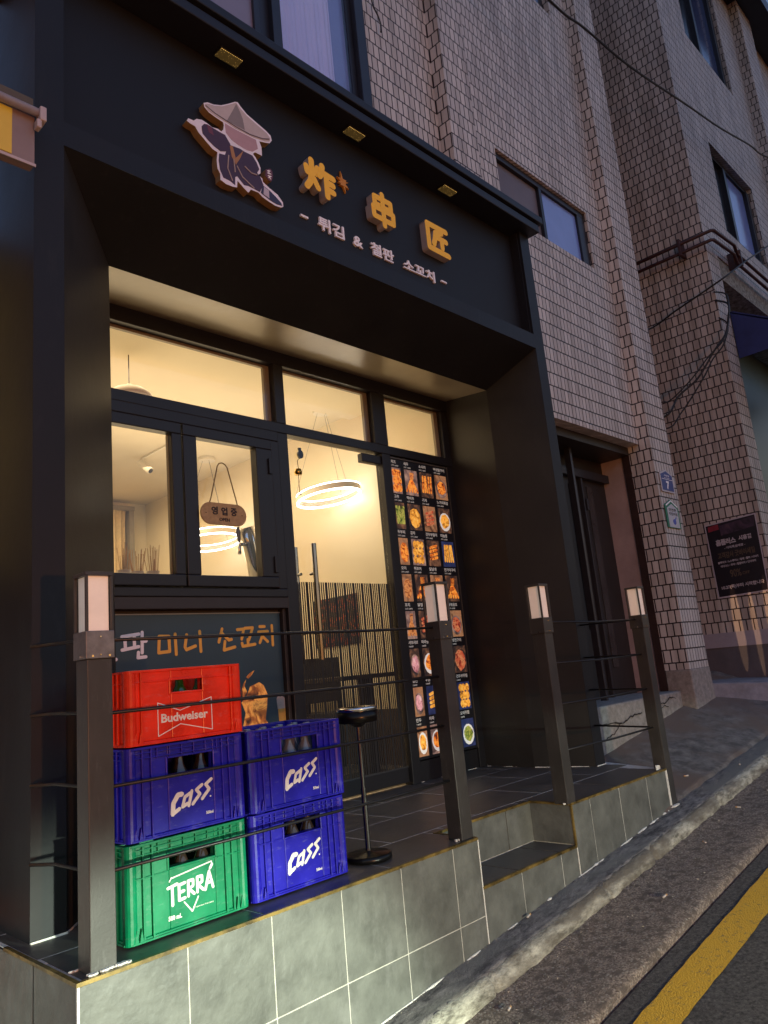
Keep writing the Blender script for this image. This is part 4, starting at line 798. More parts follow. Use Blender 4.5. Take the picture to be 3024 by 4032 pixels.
def hand(segs,x0,z0,w_,h_,m_,wd=0.0175):
    mm=MB(); strokes(mm,segs,x0,z0,w_,h_,wd,fn,0.0012,0.0003); obj('handwriting',mm,m_,PO)
hand([[(0.0,0.95),(0.35,0.93)],[(0.0,0.95),(0.0,0.62),(0.40,0.60)],[(0.75,1.0),(0.75,0.1)],[(0.45,0.0),(0.9,0.06)]],0.70,0.935,0.13,0.135,WHT)
hand([[(0.0,0.86),(0.72,0.94)],[(0.12,0.84),(0.14,0.42)],[(0.52,0.88),(0.52,0.46)],[(0.0,0.36),(0.70,0.46)],[(0.86,1.0),(0.84,0.22)],[(0.86,0.66),(1.02,0.66)],[(0.68,0.24),(0.66,0.04),(1.0,0.06)]],0.851,0.940,0.130,0.135,WHT)
hand([[(0.05,0.92),(0.0,0.12),(0.58,0.16),(0.56,0.9),(0.05,0.92)],[(0.90,1.0),(0.93,0.0)]],1.055,0.952,0.110,0.108,ORG)
hand([[(0.12,0.86),(0.0,0.28),(0.08,0.14),(0.62,0.30)],[(0.90,1.0),(0.93,0.02)]],1.212,0.958,0.105,0.112,ORG)
hand([[(0.22,1.0),(0.0,0.40)],[(0.20,0.80),(0.58,0.48),(0.74,0.50)],[(0.35,0.42),(0.28,0.02),(0.92,0.14)]],1.428,0.958,0.115,0.122,ORG)
hand([[(0.0,0.92),(0.36,0.94),(0.22,0.42)],[(0.42,0.98),(0.86,1.0),(0.62,0.36)],[(0.22,0.20),(0.26,0.04),(0.95,0.12)],[(0.55,0.38),(0.56,0.10)]],1.556,0.972,0.125,0.110,ORG)
hand([[(0.10,1.0),(0.42,1.0)],[(0.0,0.72),(0.62,0.74)],[(0.36,0.72),(0.05,0.16)],[(0.30,0.44),(0.58,0.20)],[(0.92,1.04),(0.92,0.0)]],1.705,0.975,0.108,0.112,ORG)
FIRE=food_mat('flame_print',[(0.03,0.012,0.01),(0.35,0.10,0.02),(0.85,0.36,0.07),(0.5,0.17,0.04)],12,0.10)
m=MB()
m.prism([(1.50,0.40),(1.56,0.52),(1.585,0.60),(1.56,0.66),(1.60,0.70),(1.625,0.745),(1.69,0.765),(1.72,0.745),(1.745,0.69),(1.735,0.62),(1.72,0.55),(1.76,0.50),(1.75,0.40)],fn,0,0.0012)
m.prism([(1.555,0.70),(1.575,0.76),(1.60,0.79),(1.585,0.75),(1.60,0.72),(1.58,0.68)],fn,0.0016,0.0020); m.prism([(1.60,0.80),(1.625,0.82),(1.66,0.835),(1.64,0.81),(1.615,0.79)],fn,0.0003,0.0014)
m.prism([(1.38,0.40),(1.42,0.55),(1.47,0.62),(1.49,0.52),(1.52,0.45)],fn,0.0021,0.0026)
obj('flames',m,FIRE,PO)
m=MB(); m.prism([(1.822,0.40),(1.815,0.60),(1.868,0.60),(1.868,0.40)],fn,0,0.0012); obj('beer_glass_print',m,mat('beer_print',(0.50,0.26,0.05),0.5,0,0.2,20),PO)
m=MB(); m.prism([(1.812,0.60),(1.808,0.66),(1.82,0.678),(1.835,0.668),(1.85,0.672),(1.868,0.66),(1.868,0.60)],fn,0.0002,0.0014); obj('foam_print',m,mat('foam_print_m',(0.42,0.34,0.30),0.6,0,0.2,30),PO)

# ================================================================== TERRACE
TE=thing('tiled_terrace',(1.9,0.2,-0.6),'raised dark-tiled terrace with a cut-in step and yellowed metal edging','terrace')
def gz(x): return base(x)-0.10
G=0.0040 # half grout
mb=MB()  # grout core
def core(x0,x1,y0,y1,z1,za,zb): mb.hexa([(x0,y0,za),(x1,y0,zb),(x1,y1,zb),(x0,y1,za)],[(x0,y0,z1),(x1,y0,z1),(x1,y1,z1),(x0,y1,z1)])
e=0.0012
core(e,1.79-e,e,0.262,-e,-1.2,-1.0); core(1.79-e,2.584+e,e,0.262,-0.205-e,-1.0,-0.9); core(2.584+e,3.72-e,e,0.262,-e,-0.9,-0.8)
mb.m=1; e=0.0002
core(0.0012,3.72-0.0012,0.262,1.46,-e,-0.9,-0.8); core(0.0012,0.5,0.262,1.0,-0.003,-1.2,-1.0)
mb.add([(3.70,0.0,-e),(3.72,0.0,-e),(3.98,0.62,-e),(3.70,1.4,-e),(3.70,0.0,-.4),(3.72,0.0,-.4),(3.98,0.62,-.4),(3.70,1.4,-.4)],[(0,1,2,3),(0,4,5,1),(1,5,6,2),(2,6,7,3)])
obj('grout_bed',mb,[GROUT,GROUTF],TE)
rt=random.Random(11)
mb=MB()
def ftile(x0,x1,z0a,z0b,z1): # front tile at y=0, lower edge may slope
    j=rt.uniform(-0.0006,0.0006); y=0.0+j
    g=0.0022
    mb.hexa([(x0+g,y,z0a),(x1-g,y,z0b),(x1-g,0.02,z0b),(x0+g,0.02,z0a)],[(x0+g,y,z1-0.001),(x1-g,y,z1-0.001),(x1-g,0.02,z1-0.001),(x0+g,0.02,z1-0.001)])
J=[0.0,0.341,0.659,0.975,1.293,1.616,1.79]
for a,b in zip(J[:-1],J[1:]):
    ftile(a,b,-0.318+0.002,-0.318+0.002,-0.008); 
    ftile(a,b,gz(a),gz(b),-0.318-0.001)
for a,b in zip([1.79,2.087,2.43],[2.087,2.43,2.584]): ftile(a,b,gz(a),gz(b),-0.213)
for a,b in zip([2.584,2.77,3.097,3.438],[2.77,3.097,3.438,3.72]): ftile(a,b,gz(a),gz(b),-0.008)
obj('front_tiles',mb,SLATE,TE,bevel=0.0012)
mb=MB()
for a,b in ((0,0.311),(0.311,0.62),(0.62,0.95)): 
    for z0,z1 in ((-0.318+G,-0.008),(-0.95,-0.318-G)): mb.box(-0.0005,0.02,a+G+(0.003 if a==0 else 0),b-G,z0,z1)
# end face
obj('side_tiles',mb,SLATE,TE,bevel=0.0012)
mb=MB() # step riser at y=.26 and step cheeks
mb.box(1.79+G,2.354-G,0.255,0.27,-0.198,-0.008); mb.box(2.354+G,2.584-G,0.255,0.27,-0.198,-0.008)
mb.box(2.578,2.59,0.006,0.255,-0.198,-0.008); mb.box(1.784,1.796,0.006,0.255,-0.198,-0.008)
obj('step_risers',mb,SLATE,TE,bevel=0.0012)
mb=MB()
for a,b in ((1.796,2.075),(2.075,2.43),(2.43,2.578)): mb.box(a+G,b-G,0.012,0.255-G,-0.215,-0.201)
obj('step_tread',mb,SLATEF,TE,bevel=0.001)
mb=MB()
rows=[(0.012,0.32,0.02),(0.32,0.71,0.33),(0.71,1.10,0.14),(1.10,1.43,0.45)]
for ry0,ry1,off in rows:
    x=-0.62+off
    while x<3.95:
        a=max(x,0.012); b=min(x+0.62,3.71 if ry0<0.3 else 3.85)
        if b-a>0.03:
            segs=[(a,b)]
            if ry0<0.2:
                segs=[]
                for s0,s1 in ((a,min(b,1.784)),(max(a,2.59),b)):
                    if s1-s0>0.03: segs.append((s0,s1))
            for s0,s1 in segs:
                jz=rt.uniform(0.0003,0.0008); mb.box(s0+G,s1-G,ry0+G,ry1-G,-0.014,jz)
            if ry0<0.2 and a<2.59 and b>1.784:
                s0,s1=max(a,1.784),min(b,2.59)
                if s1-s0>0.02: mb.box(s0+G,s1-G,0.262,ry1-G,-0.014,0.0005)
        x+=0.62
obj('floor_tiles',mb,SLATEF,TE,bevel=0.001)
mb=MB(); tr=0.006
mb.box(-0.004,1.79,-0.003,0.011,-0.0075,0.0035); mb.box(-0.004,0.010,0.011,0.55,-0.0075,0.0035); mb.box(2.584,3.72,-0.003,0.011,-0.0075,0.0035)
mb.box(1.796,2.578,0.250,0.262,-0.0075,0.0035); mb.box(2.574,2.586,0.011,0.262,-0.0075,0.0035); mb.box(1.79,2.584,-0.003,0.011,-0.213,-0.2005); mb.box(2.576,2.588,-0.003,0.006,-0.2005,-0.0075); mb.box(1.788,1.798,0.011,0.262,-0.0075,0.0035)
obj('edge_trim',mb,BRASS,TE)
# smeared white sealant at the corners and post feet
SEAL=mat('white_sealant',(0.72,0.70,0.64),0.8,0,0.15,50,0.5,120)
mb=MB()
def blob(cx,cy,cz,r,n=9,h=0.006):
    P=[(cx+r*rt.uniform(.6,1.25)*math.cos(2*math.pi*i/n),cy+r*rt.uniform(.5,1.0)*math.sin(2*math.pi*i/n)) for i in range(n)]
    mb.prism(P,lambda u,v,d:(u,v,cz+d),0,h)
def smear(p,q,n,r,h=0.004):
    for i in range(n):
        t=(i+rt.uniform(-.3,.3))/n; blob(p[0]+(q[0]-p[0])*t,p[1]+(q[1]-p[1])*t,p[2]+(q[2]-p[2])*t,r*rt.uniform(.5,1.2),8,h*rt.uniform(.6,1.3))
smear((0.05,0.02,0.004),(0.17,0.02,0.004),9,0.013,0.005); smear((0.03,0.105,0.001),(0.13,0.108,0.001),8,0.009); pass
smear((1.70,0.045,0.001),(1.80,0.045,0.001),7,0.010,0.008); smear((2.55,0.02,0.001),(2.65,0.02,0.001),7,0.010,0.008); smear((3.66,0.03,0.001),(3.72,0.05,0.001),6,0.012,0.02)
xx=0.18
while xx<1.75:
    l=rt.uniform(0.03,0.14); mb.box(xx,xx+l,0.0115,0.0115+rt.uniform(0.003,0.007),-0.001,0.0012); xx+=l+rt.uniform(0.0,0.02)
def bead(p,q,w_=0.006,dens=0.85):
    L=math.dist(p,q); t=0
    while t<L:
        l=rt.uniform(0.02,0.09)
        if rt.random()<dens:
            a=t/L; b_=min(1,(t+l)/L); A=[p[i]+(q[i]-p[i])*a for i in range(3)]; B=[p[i]+(q[i]-p[i])*b_ for i in range(3)]
            mb.tube([A,B],[w_*rt.uniform(.4,.9),w_*rt.uniform(.4,.9)],5)
        t+=l
bead((3.65,0.925,0.001),(3.75,0.497,0.001)); bead((3.75,0.495,0.001),(3.87,0.495,0.001)); bead((3.655,0.94,0.001),(3.67,1.36,0.001),0.004,.6); bead((2.94,1.382,0.001),(3.6,1.382,0.001),0.004,.5); bead((0.06,0.495,0.001),(0.18,0.495,0.001),0.009,1); bead((0.18,0.497,0.001),(0.50,0.85,0.001),0.007,1)
smear((3.70,0.0,base(3.7)+0.005),(3.80,-0.015,base(3.78)+0.005),5,0.02,0.006)
xx=0.9
while xx<3.7:
    l=rt.uniform(0.03,0.16)
    if rt.random()<0.62: mb.tube([(xx,-0.002,base(xx)+0.001),(xx+l*.5,-0.005,base(xx+l*.5)+0.002),(xx+l,-0.002,base(xx+l)+0.001)],[0.003,0.0075*rt.uniform(.5,1.3),0.003],6)
    xx+=l
tag(obj('sealant_smears',mb,SEAL,TE),kind='stuff')
each('corner_grout',[(-0.002,0.005,-0.002,0.005,-0.9,-0.0078),(1.786,1.792,-0.002,0.004,-0.55,-0.0078),(2.583,2.588,-0.0015,0.004,-0.45,-0.214),(3.716,3.722,-0.002,0.004,-0.45,-0.0078)],SEAL,TE)

# ================================================================== RAILINGS
PW=0.08
def post(RA,x0,y0,zb,zt=0.965,galv=False):
    m=MB(); m.box(x0,x0+PW,y0,y0+PW,zb,zt-0.085 if galv else zt-0.08); p=obj('post',m,POST,RA,bevel=0.003)
    g=0.006
    m=MB(); z0=zt-0.085
    m.box(x0-g,x0+PW+g,y0-g,y0+PW+g,z0,zt)
    obj('lamp_collar',m,GALV if galv else POST,p,bevel=0.002)
    m=MB(); a=0.009; h=1.15
    for xx in (x0-g+0.001,x0+PW+g-a-0.001):
        for yy in (y0-g+0.001,y0+PW+g-a-0.001): m.box(xx,xx+a,yy,yy+a,zt,h-0.012)
    m.box(x0-g,x0+PW+g,y0-g,y0+PW+g,h-0.012,h); 
    obj('lamp_frame',m,POST,p,bevel=0.0015)
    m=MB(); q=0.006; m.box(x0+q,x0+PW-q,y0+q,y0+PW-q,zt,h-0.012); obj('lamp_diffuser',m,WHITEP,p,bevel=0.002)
    m=MB()
    for zz in (zt-0.02,zt-0.075): m.lathe([(0.003,0),(0.003,0.003)],(x0+PW*0.5,y0-g-0.002,zz),8)
    for xx in (x0+0.012,x0+PW-0.014): m.box(xx,xx+0.006,y0-g-0.002,y0-g,zt-0.08,zt-0.074)
    m.box(x0-g-0.002,x0-g,y0+0.03,y0+0.036,zt-0.08,zt-0.074); obj('screw',m,CHROME,p)
    return p
RZ=[0.252,0.492,0.712,0.938]
def rods(RA,pts_fn,n=4,r=0.0058):
    for i,z in enumerate(RZ):
        m=MB(); m.tube(pts_fn(i,z),r,8); obj('rail_rod',m,ROD,RA,smooth=True)
RA=thing('railing',(0.9,0.05,0.0),'near section of black rod railing between two lamp-topped posts, in front of the crates','railing')
post(RA,0.047,0.025,0.0,galv=True); post(RA,1.715,0.025,0.0)
rods(RA,lambda i,z:[(0.06,0.50,z+0.01*(i-1)),(0.062,0.30,z+0.012),(0.085,0.105,z+0.006),(0.125,0.066,z),(0.9,0.062,z-0.002*math.sin(i)),(1.3,0.063,z-0.003),(1.76,0.065,z)])
RB=thing('railing',(3.2,0.05,0.0),'far section of black rod railing between two lamp-topped posts, right of the step','railing')
post(RB,2.553,0.0,0.0); post(RB,3.722,0.0,-0.235,0.965)
rods(RB,lambda i,z:[(2.63,0.045,z+0.004),(3.2,0.045,z-0.004),(3.73,0.045,z),(3.755,0.09,z),(3.80,0.50,z+0.01)])

# ================================================================== CRATES
CW,CD=0.46,0.34
def crate(name,col,H,label,kindc,hole,loc,logo,group,rough=0.38):
    """origin at centre of the base"""
    cx,cy,cz=loc
    t_=thing(name,loc,label,'crate',group)
    M_=mat(name+'_plastic',col,rough,0,0.22,11,0.06,35,rvar=0.12,spec=0.35,scuff=0.45)
    x0,x1,y0,y1=cx-CW/2,cx+CW/2,cy-CD/2,cy+CD/2; z0,z1=cz+0.002,cz+H
    m=MB(); T=0.012; ins=0.012
    hx0,hx1,hz0,hz1=x0+hole[0],x0+hole[1],cz+hole[2],cz+hole[3]
    fy=y0+ins
    # front wall with hand hole
    zr=z1-0.072 if H>0.27 else z1-0.045
    m.box(x0+ins,hx0,fy,fy+T,z0+0.012,z1-0.004); m.box(hx1,x1-ins,fy,fy+T,z0+0.012,z1-0.004); m.box(hx0,hx1,fy,fy+T,z0+0.012,hz0); m.box(hx0,hx1,fy,fy+T,hz1,z1-0.004)
    # handle surround
    for a,b,c,d in ((hx0-0.008,hx0,hz0-0.008,hz1+0.008),(hx1,hx1+0.008,hz0-0.008,hz1+0.008),(hx0,hx1,hz0-0.008,hz0),(hx0,hx1,hz1,hz1+0.008)): m.box(a,b,fy-0.004,fy+0.03,c,d)
    # other walls
    m.box(x0+ins,x0+ins+T,fy+T,y1-ins,z0+0.012,z1-0.004); m.box(x1-ins-T,x1-ins,fy+T,y1-ins,z0+0.012,z1-0.004); m.box(x0+ins+T,x1-ins-T,y1-ins-T,y1-ins,z0+0.012,z1-0.004)
    m.box(x0+0.008,x1-0.008,y0+0.008,y1-0.008,z0,z0+0.012)
    obj('crate_body',m,M_,t_,bevel=0.003)
    # corner posts (rounded) and ribs
    m=MB()
    for sx in (0,1):
        for sy in (0,1):
            X=x0+0.024 if sx==0 else x1-0.024; Y=y0+0.024 if sy==0 else y1-0.024
            P=[(X+0.022*math.cos(a),Y+0.022*math.sin(a)) for a in [2*math.pi*k/16 for k in range(16)]]
            m.prism(P,lambda u,v,d:(u,v,d),z0+0.001,z1-0.001)
    rib=[0.062,0.094,CW-0.094,CW-0.066] if H>0.27 else [0.058,CW-0.052]
    for rx in rib: m.box(x0+rx-0.0035,x0+rx+0.0035,y0+0.003,fy,z0+0.004,z1-0.003)
    for ry in (0.07,0.10,CD-0.10,CD-0.07):
        m.box(x0+0.003,x0+ins,y0+ry-0.0035,y0+ry+0.0035,z0+0.004,z1-0.003); m.box(x1-ins,x1-0.003,y0+ry-0.0035,y0+ry+0.0035,z0+0.004,z1-0.003)
    for zz,dd in ((z1-0.008,0.008),(z0+0.002,0.006)) : 
        m.box(x0+0.02,x1-0.02,y0+0.001,fy,zz-0.001,zz+dd-0.001); m.box(x0+0.001,x0+ins,y0+0.02,y1-0.02,zz-0.001,zz+dd-0.001); m.box(x1-ins,x1-0.001,y0+0.02,y1-0.02,zz-0.001,zz+dd-0.001); m.box(x0+0.02,x1-0.02,y1-ins,y1-0.001,zz-0.001,zz+dd-0.001)
    if H>0.27:
        for zz in (z1-0.022,z1-0.038):
            m.box(x0+0.02,x1-0.02,y0+0.004,fy,zz,zz+0.004); m.box(x0+0.004,x0+ins,y0+0.02,y1-0.02,zz,zz+0.004)
        for k in range(6):
            u=x0+0.115+k*(CW-0.23)/5; m.box(u-0.002,u+0.002,y0+0.004,fy,z1-0.042,z1-0.006)
        m.box(x0+0.03,x0+0.098,y0+0.004,fy,cz+0.187,cz+0.191); m.box(x1-0.098,x1-0.03,y0+0.004,fy,cz+0.187,cz+0.191); m.box(x0+0.098,hx0-0.008,y0+0.008,fy,cz+0.187,cz+0.191); m.box(hx1+0.008,x1-0.098,y0+0.008,fy,cz+0.187,cz+0.191)
    else:
        m.box(x0+0.02,x1-0.02,y0+0.005,fy,z1-0.042,z1-0.038); m.box(x0+0.005,x0+ins,y0+0.02,y1-0.02,z1-0.042,z1-0.038)
    # little feet notches
    for u in (x0+0.035,x0+0.052,x1-0.052,x1-0.035): m.prism([(u-0.007,z0+0.006),(u+0.007,z0+0.006),(u,z0+0.045)],FRONT(fy),0.0,0.010)
    obj('ribs',m,M_,t_,bevel=0.0012)
    logo(t_,x0,cz,fy)
    return t_
LOGOW=mat('crate_print_white',(0.78,0.76,0.70),0.5,0,0.08,60)
def put(t_,m,col=None): obj('printed_logo',m,col or LOGOW,t_)
def cass_logo(dx,dz,s=1.0):
    def f(t_,x0,cz,fy):
        m=MB(); fn=FRONT(fy); an=R_(17)
        def T(p): 
            u=p[0]*0.155*s+p[1]*0.02; v=p[1]*0.062*s; return (x0+dx+u*math.cos(an)-v*math.sin(an)*0.3,cz+dz+u*math.sin(an)*0.75+v)
        S=[(0.0185,[[(0.20,0.90),(0.08,0.96),(-0.02,0.60),(0.02,0.02)]]),(0.014,[[(0.02,0.02),(0.20,0.14)]]),
           (0.0125,[[(0.46,0.74),(0.31,0.66),(0.29,0.16),(0.44,0.22)],[(0.50,0.82),(0.48,0.06)]]),
           (0.0125,[[(0.80,0.90),(0.64,0.76),(0.78,0.42),(0.60,0.04)]]),
           (0.0125,[[(1.08,0.98),(0.92,0.82),(1.06,0.46),(0.88,0.08)]])]
        k=0
        for wd,ps in S:
            for poly in ps:
                for a,b in zip(poly[:-1],poly[1:]): m.capsule(T(a),T(b),wd*s,fn,0,0.0010+0.0002*(k%5),3); k+=1
        m.capsule(T((1.14,0.0)),T((1.15,0.0)),0.005,fn,0,0.001,4)
        text_mb(m,'500ml',x0+dx+0.130,x0+dx+0.158,cz+dz-0.022,cz+dz-0.012,fn,0,0.001,bold=0.02)
        put(t_,m)
    return f
def terra_logo(t_,x0,cz,fy):
    m=MB(); fn=FRONT(fy); ox=x0+0.148
    k=0
    def T(u,v): return (ox+u,cz+0.086+v+u*0.12)
    L=[[(0.0,0.050),(0.034,0.052)],[(0.016,0.05),(0.016,-0.006)],  # T
       [(0.040,0.046),(0.040,0.0)],[(0.040,0.046),(0.062,0.046)],[(0.040,0.023),(0.058,0.023)],[(0.040,0.0),(0.062,0.0)],
       [(0.074,0.0),(0.074,0.046),(0.092,0.044),(0.092,0.026),(0.076,0.022),(0.096,0.0)],
       [(0.108,0.0),(0.108,0.046),(0.126,0.044),(0.126,0.026),(0.110,0.022),(0.130,0.0)],
       [(0.138,-0.004),(0.154,0.048),(0.168,-0.006)],[(0.144,0.014),(0.162,0.014)],[(0.158,0.056),(0.166,0.066)]]
    for poly in L:
        for a,b in zip(poly[:-1],poly[1:]): m.capsule(T(*a),T(*b),0.0095,fn,0,0.0010+0.0002*(k%5),3); k+=1
    for a,b in (((0.006,0.068),(0.014,0.078)),((0.014,0.076),(0.162,0.076)),((0.164,0.077),(0.166,0.068))): m.capsule(T(*a),T(*b),0.004,fn,0,0.0010+0.0002*(k%5),3); k+=1
    for a,b in (((0.058,-0.012),(0.086,-0.050)),((0.086,-0.050),(0.110,-0.014))): m.capsule(T(*a),T(*b),0.0045,fn,0,0.0010+0.0002*(k%5),3); k+=1
    text_mb(m,'500 mL',ox+0.0,ox+0.048,cz+0.038,cz+0.052,fn,0,0.001,bold=0.03)
    text_mb(m,'A pure beer from nature',ox+0.098,ox+0.168,cz+0.052,cz+0.058,fn,0,0.001,bold=0.0)
    put(t_,m)
def bud_logo(t_,x0,cz,fy):
    m=MB(); fn=FRONT(fy); O=x0-0.217
    P=[(0.336,0.724),(0.420,0.692),(0.545,0.726),(0.545,0.615),(0.420,0.647),(0.336,0.615)]
    P=[(O+0.217+(a-0.217),cz+(b-0.590)) for a,b in P]
    P=[(x0+(a-0.217-x0+x0-O-0.217+0.217)+0 if 0 else a,b) for a,b in P]
    for k,(a,b) in enumerate(zip(P,P[1:]+P[:1])): m.capsule(a,b,0.0028,fn,0,0.0010+0.0002*(k%3),3)
    text_mb(m,'Budweiser',x0+0.131,x0+0.312,cz+0.067,cz+0.096,fn,0,0.001,bold=0.028)
    put(t_,m)
GREEN=(0.0,0.19,0.078); BLUE=(0.012,0.009,0.34); RED=(0.78,0.030,0.008)
XL,XR=0.433,0.912; YC=0.13+CD/2-0.012
hole_b=(0.155,0.330,0.190,0.243)
c1=crate('green_crate',GREEN,0.293,'bright green beer crate at the bottom of the left stack','c',(0.155,0.328,0.198,0.240),(XL,YC,0.004),terra_logo,'beer crates stacked on the terrace')
c2=crate('blue_crate',BLUE,0.293,'blue beer crate in the middle of the left stack, between red and green','c',hole_b,(XL+0.008,YC+0.004,0.298),cass_logo(0.166,0.062,0.88),'beer crates stacked on the terrace')
c3=crate('red_crate',RED,0.247,'red beer crate on top of the left stack','c',(0.170,0.292,0.166,0.206),(XL+0.012,YC,0.592),bud_logo,'beer crates stacked on the terrace',0.3)
# copies of the blue one
c4=copy_tree(c2,(XR-0.006,YC+0.002,0.004),'lower blue beer crate of the right stack, standing on the floor'); c5=copy_tree(c2,(XR+0.004,YC,0.298),'upper blue beer crate of the right stack, open with bottle necks showing')
# bottles
BG=mat('brown_bottle_glass',(0.030,0.020,0.014),0.08,0,0.1,5,spec=0.9); GG=mat('green_bottle_glass',(0.012,0.085,0.018),0.08,0,0.1,5,spec=0.9)
CLR=mat('clear_bottle_glass',(0.13,0.14,0.15),0.08,0,0.1,5,spec=0.9)
LBL=mat('bottle_label',(0.55,0.50,0.42),0.5,0,0.2,30)
CAPM=mat('bottle_cap',(0.45,0.45,0.45),0.3,0.8,0.1,20)
def bottle(gm,loc,label,group,H=0.27):
    t_=thing('beer_bottle',loc,label,'bottle',group); s=H/0.27
    m=MB(); m.lathe([(0.030,0.0),(0.033,0.006),(0.033,0.150*s),(0.028,0.175*s),(0.016,0.205*s),(0.0135,0.235*s),(0.0135,0.262*s)],loc,16); obj('glass_body',m,gm,t_,smooth=True)
    m=MB(); m.lathe([(0.0155,0.255*s),(0.0155,0.266*s),(0.013,0.27*s)],loc,12); obj('cap',m,CAPM,t_)
    m=MB(); m.lathe([(0.0335,0.06),(0.0335,0.135)],loc,16); obj('label_band',m,LBL,t_)
    return t_
POSN=['leftmost','second from left','middle','fourth from left','rightmost']; ROWN=['front','second','third']
def fill(cr,gm,rows,label,group,H):
    cx,cy,cz=cr.location; first=None
    for r in rows:
        for k in range(5):
            x=cx-0.160+k*0.080; y=cy-CD/2+0.065+r*0.078
            lb=POSN[k]+' '+label+(', '+ROWN[r]+' row' if len(rows)>1 else '')
            if first is None: first=bottle(gm,(x,y,cz+0.018),lb,group,H)
            else: copy_tree(first,(x+rt.uniform(-.004,.004),y,cz+0.018),lb,group,rt.uniform(0,3))
fill(c1,BG,[0],'dark bottle in the green crate behind its hand hole','bottles in the green crate',0.262)
fill(c2,BG,[0],'dark bottle inside the blue crate under the red one','bottles in the left blue crate',0.262)
fill(c3,GG,[0],'green glass bottle inside the red crate','bottles in the red crate',0.22)
fill(c4,BG,[0],'dark bottle in the lower right blue crate','bottles in the lower right crate',0.262)
fill(c5,CLR,[0,1,2],'clear bottle in the open upper right crate','bottles in the open crate',0.268)

# ================================================================== ASHTRAY STAND
AS=thing('standing_ashtray',(1.31,0.20,0.0),'slim black floor-standing ashtray with chrome rim right of the crates','ashtray')
BKM=mat('satin_black_metal',(0.012,0.012,0.012),0.28,0.6,0.1,8)
ax_,ay_=1.312,0.20
m=MB(); m.lathe([(0.001,0),(0.092,0.0),(0.098,0.006),(0.097,0.020),(0.088,0.026),(0.02,0.030),(0.012,0.036)],(ax_,ay_,0.002),36); obj('base',m,BKM,AS,smooth=True)
m=MB(); m.tube([(ax_,ay_,0.03),(ax_,ay_,0.28)],0.0115,12); m.tube([(ax_,ay_,0.28),(ax_,ay_,0.285)],0.0135,12); m.tube([(ax_,ay_,0.285),(ax_,ay_,0.545)],0.009,12); obj('pole',m,CHROMED,AS,smooth=False)
m=MB(); m.lathe([(0.010,0.0),(0.022,0.004),(0.040,0.018),(0.080,0.020),(0.088,0.024),(0.088,0.068)],(ax_,ay_,0.535),36); obj('bowl',m,BKM,AS,smooth=True)
m=MB(); m.lathe([(0.089,0.0),(0.090,0.012),(0.086,0.017),(0.070,0.017),(0.066,0.008),(0.01,0.006)],(ax_,ay_,0.603),36); obj('chrome_rim',m,CHROME,AS,smooth=True)

# ================================================================== SIGNS ON THE TILED PIER
PB=thing('house_number_plate',(5.99,0.61,2.17),'blue pentagon house number plate reading 7 on the tiled pier','sign')
def pent(x0,x1,z0,zs,zt_): return [(x0,z0),(x1,z0),(x1,zs),((x0+x1)/2,zt_),(x0,zs)]
fy=0.612
m=MB(); m.prism(pent(5.845,6.125,2.175,2.355,2.400),FRONT(fy),0,0.006); obj('plate_border',m,mat('plate_white_border',(0.50,0.48,0.52),0.5,0,0.05,8),PB)
m=MB(); m.prism(pent(5.862,6.108,2.190,2.345,2.385),FRONT(fy),0.0062,0.0082); obj('plate_blue',m,mat('plate_blue_paint',(0.020,0.045,0.22),0.4,0,0.08,8),PB)
m=MB(); text_mb(m,'7',5.955,6.015,2.205,2.285,FRONT(fy),0.0083,0.0095,bold=0.04); m.box(5.87,6.10,fy-0.0095,fy-0.0083,2.300,2.304); text_mb(m,'사랑길',5.93,6.04,2.330,2.348,FRONT(fy),0.0083,0.0095); text_mb(m,'Sarang-gil',5.93,6.04,2.312,2.320,FRONT(fy),0.0083,0.0095)
obj('plate_text',m,WLET,PB)
PG=thing('green_notice_plate',(5.98,0.61,1.82),'green and white house-shaped notice plate under the blue number plate','sign')
m=MB(); m.prism(pent(5.838,6.128,1.825,2.045,2.105),FRONT(fy),0,0.006); obj('plate_green',m,mat('plate_green_paint',(0.010,0.17,0.10),0.5,0,0.08,8),PG)
m=MB(); m.prism(pent(5.875,6.10,1.83,2.015,2.06),FRONT(fy),0.0062,0.0080); obj('plate_white',m,mat('plate_pale',(0.48,0.50,0.55),0.5,0,0.08,8),PG)
m=MB(); m.prism([(5.86,2.03),(5.985,2.085),(6.115,2.03),(6.115,2.045),(5.985,2.097),(5.86,2.045)],FRONT(fy),0.0062,0.0078); obj('chevron',m,WLET,PG)
m=MB(); text_mb(m,'안전한',5.905,6.07,1.985,2.015,FRONT(fy),0.0081,0.009,bold=0.02); text_mb(m,'지킴이집',5.895,6.08,1.945,1.975,FRONT(fy),0.0081,0.009,bold=0.02); obj('notice_text',m,INK,PG)
m=MB(); m.prism(ell(5.995,1.885,0.035,0.028),FRONT(fy),0.0081,0.009); m.capsule((6.01,1.90),(6.04,1.93),0.014,FRONT(fy),0.0091,0.0095); obj('blue_emblem',m,mat('emblem_blue',(0.06,0.09,0.42),0.5,0,0.1,8),PG)

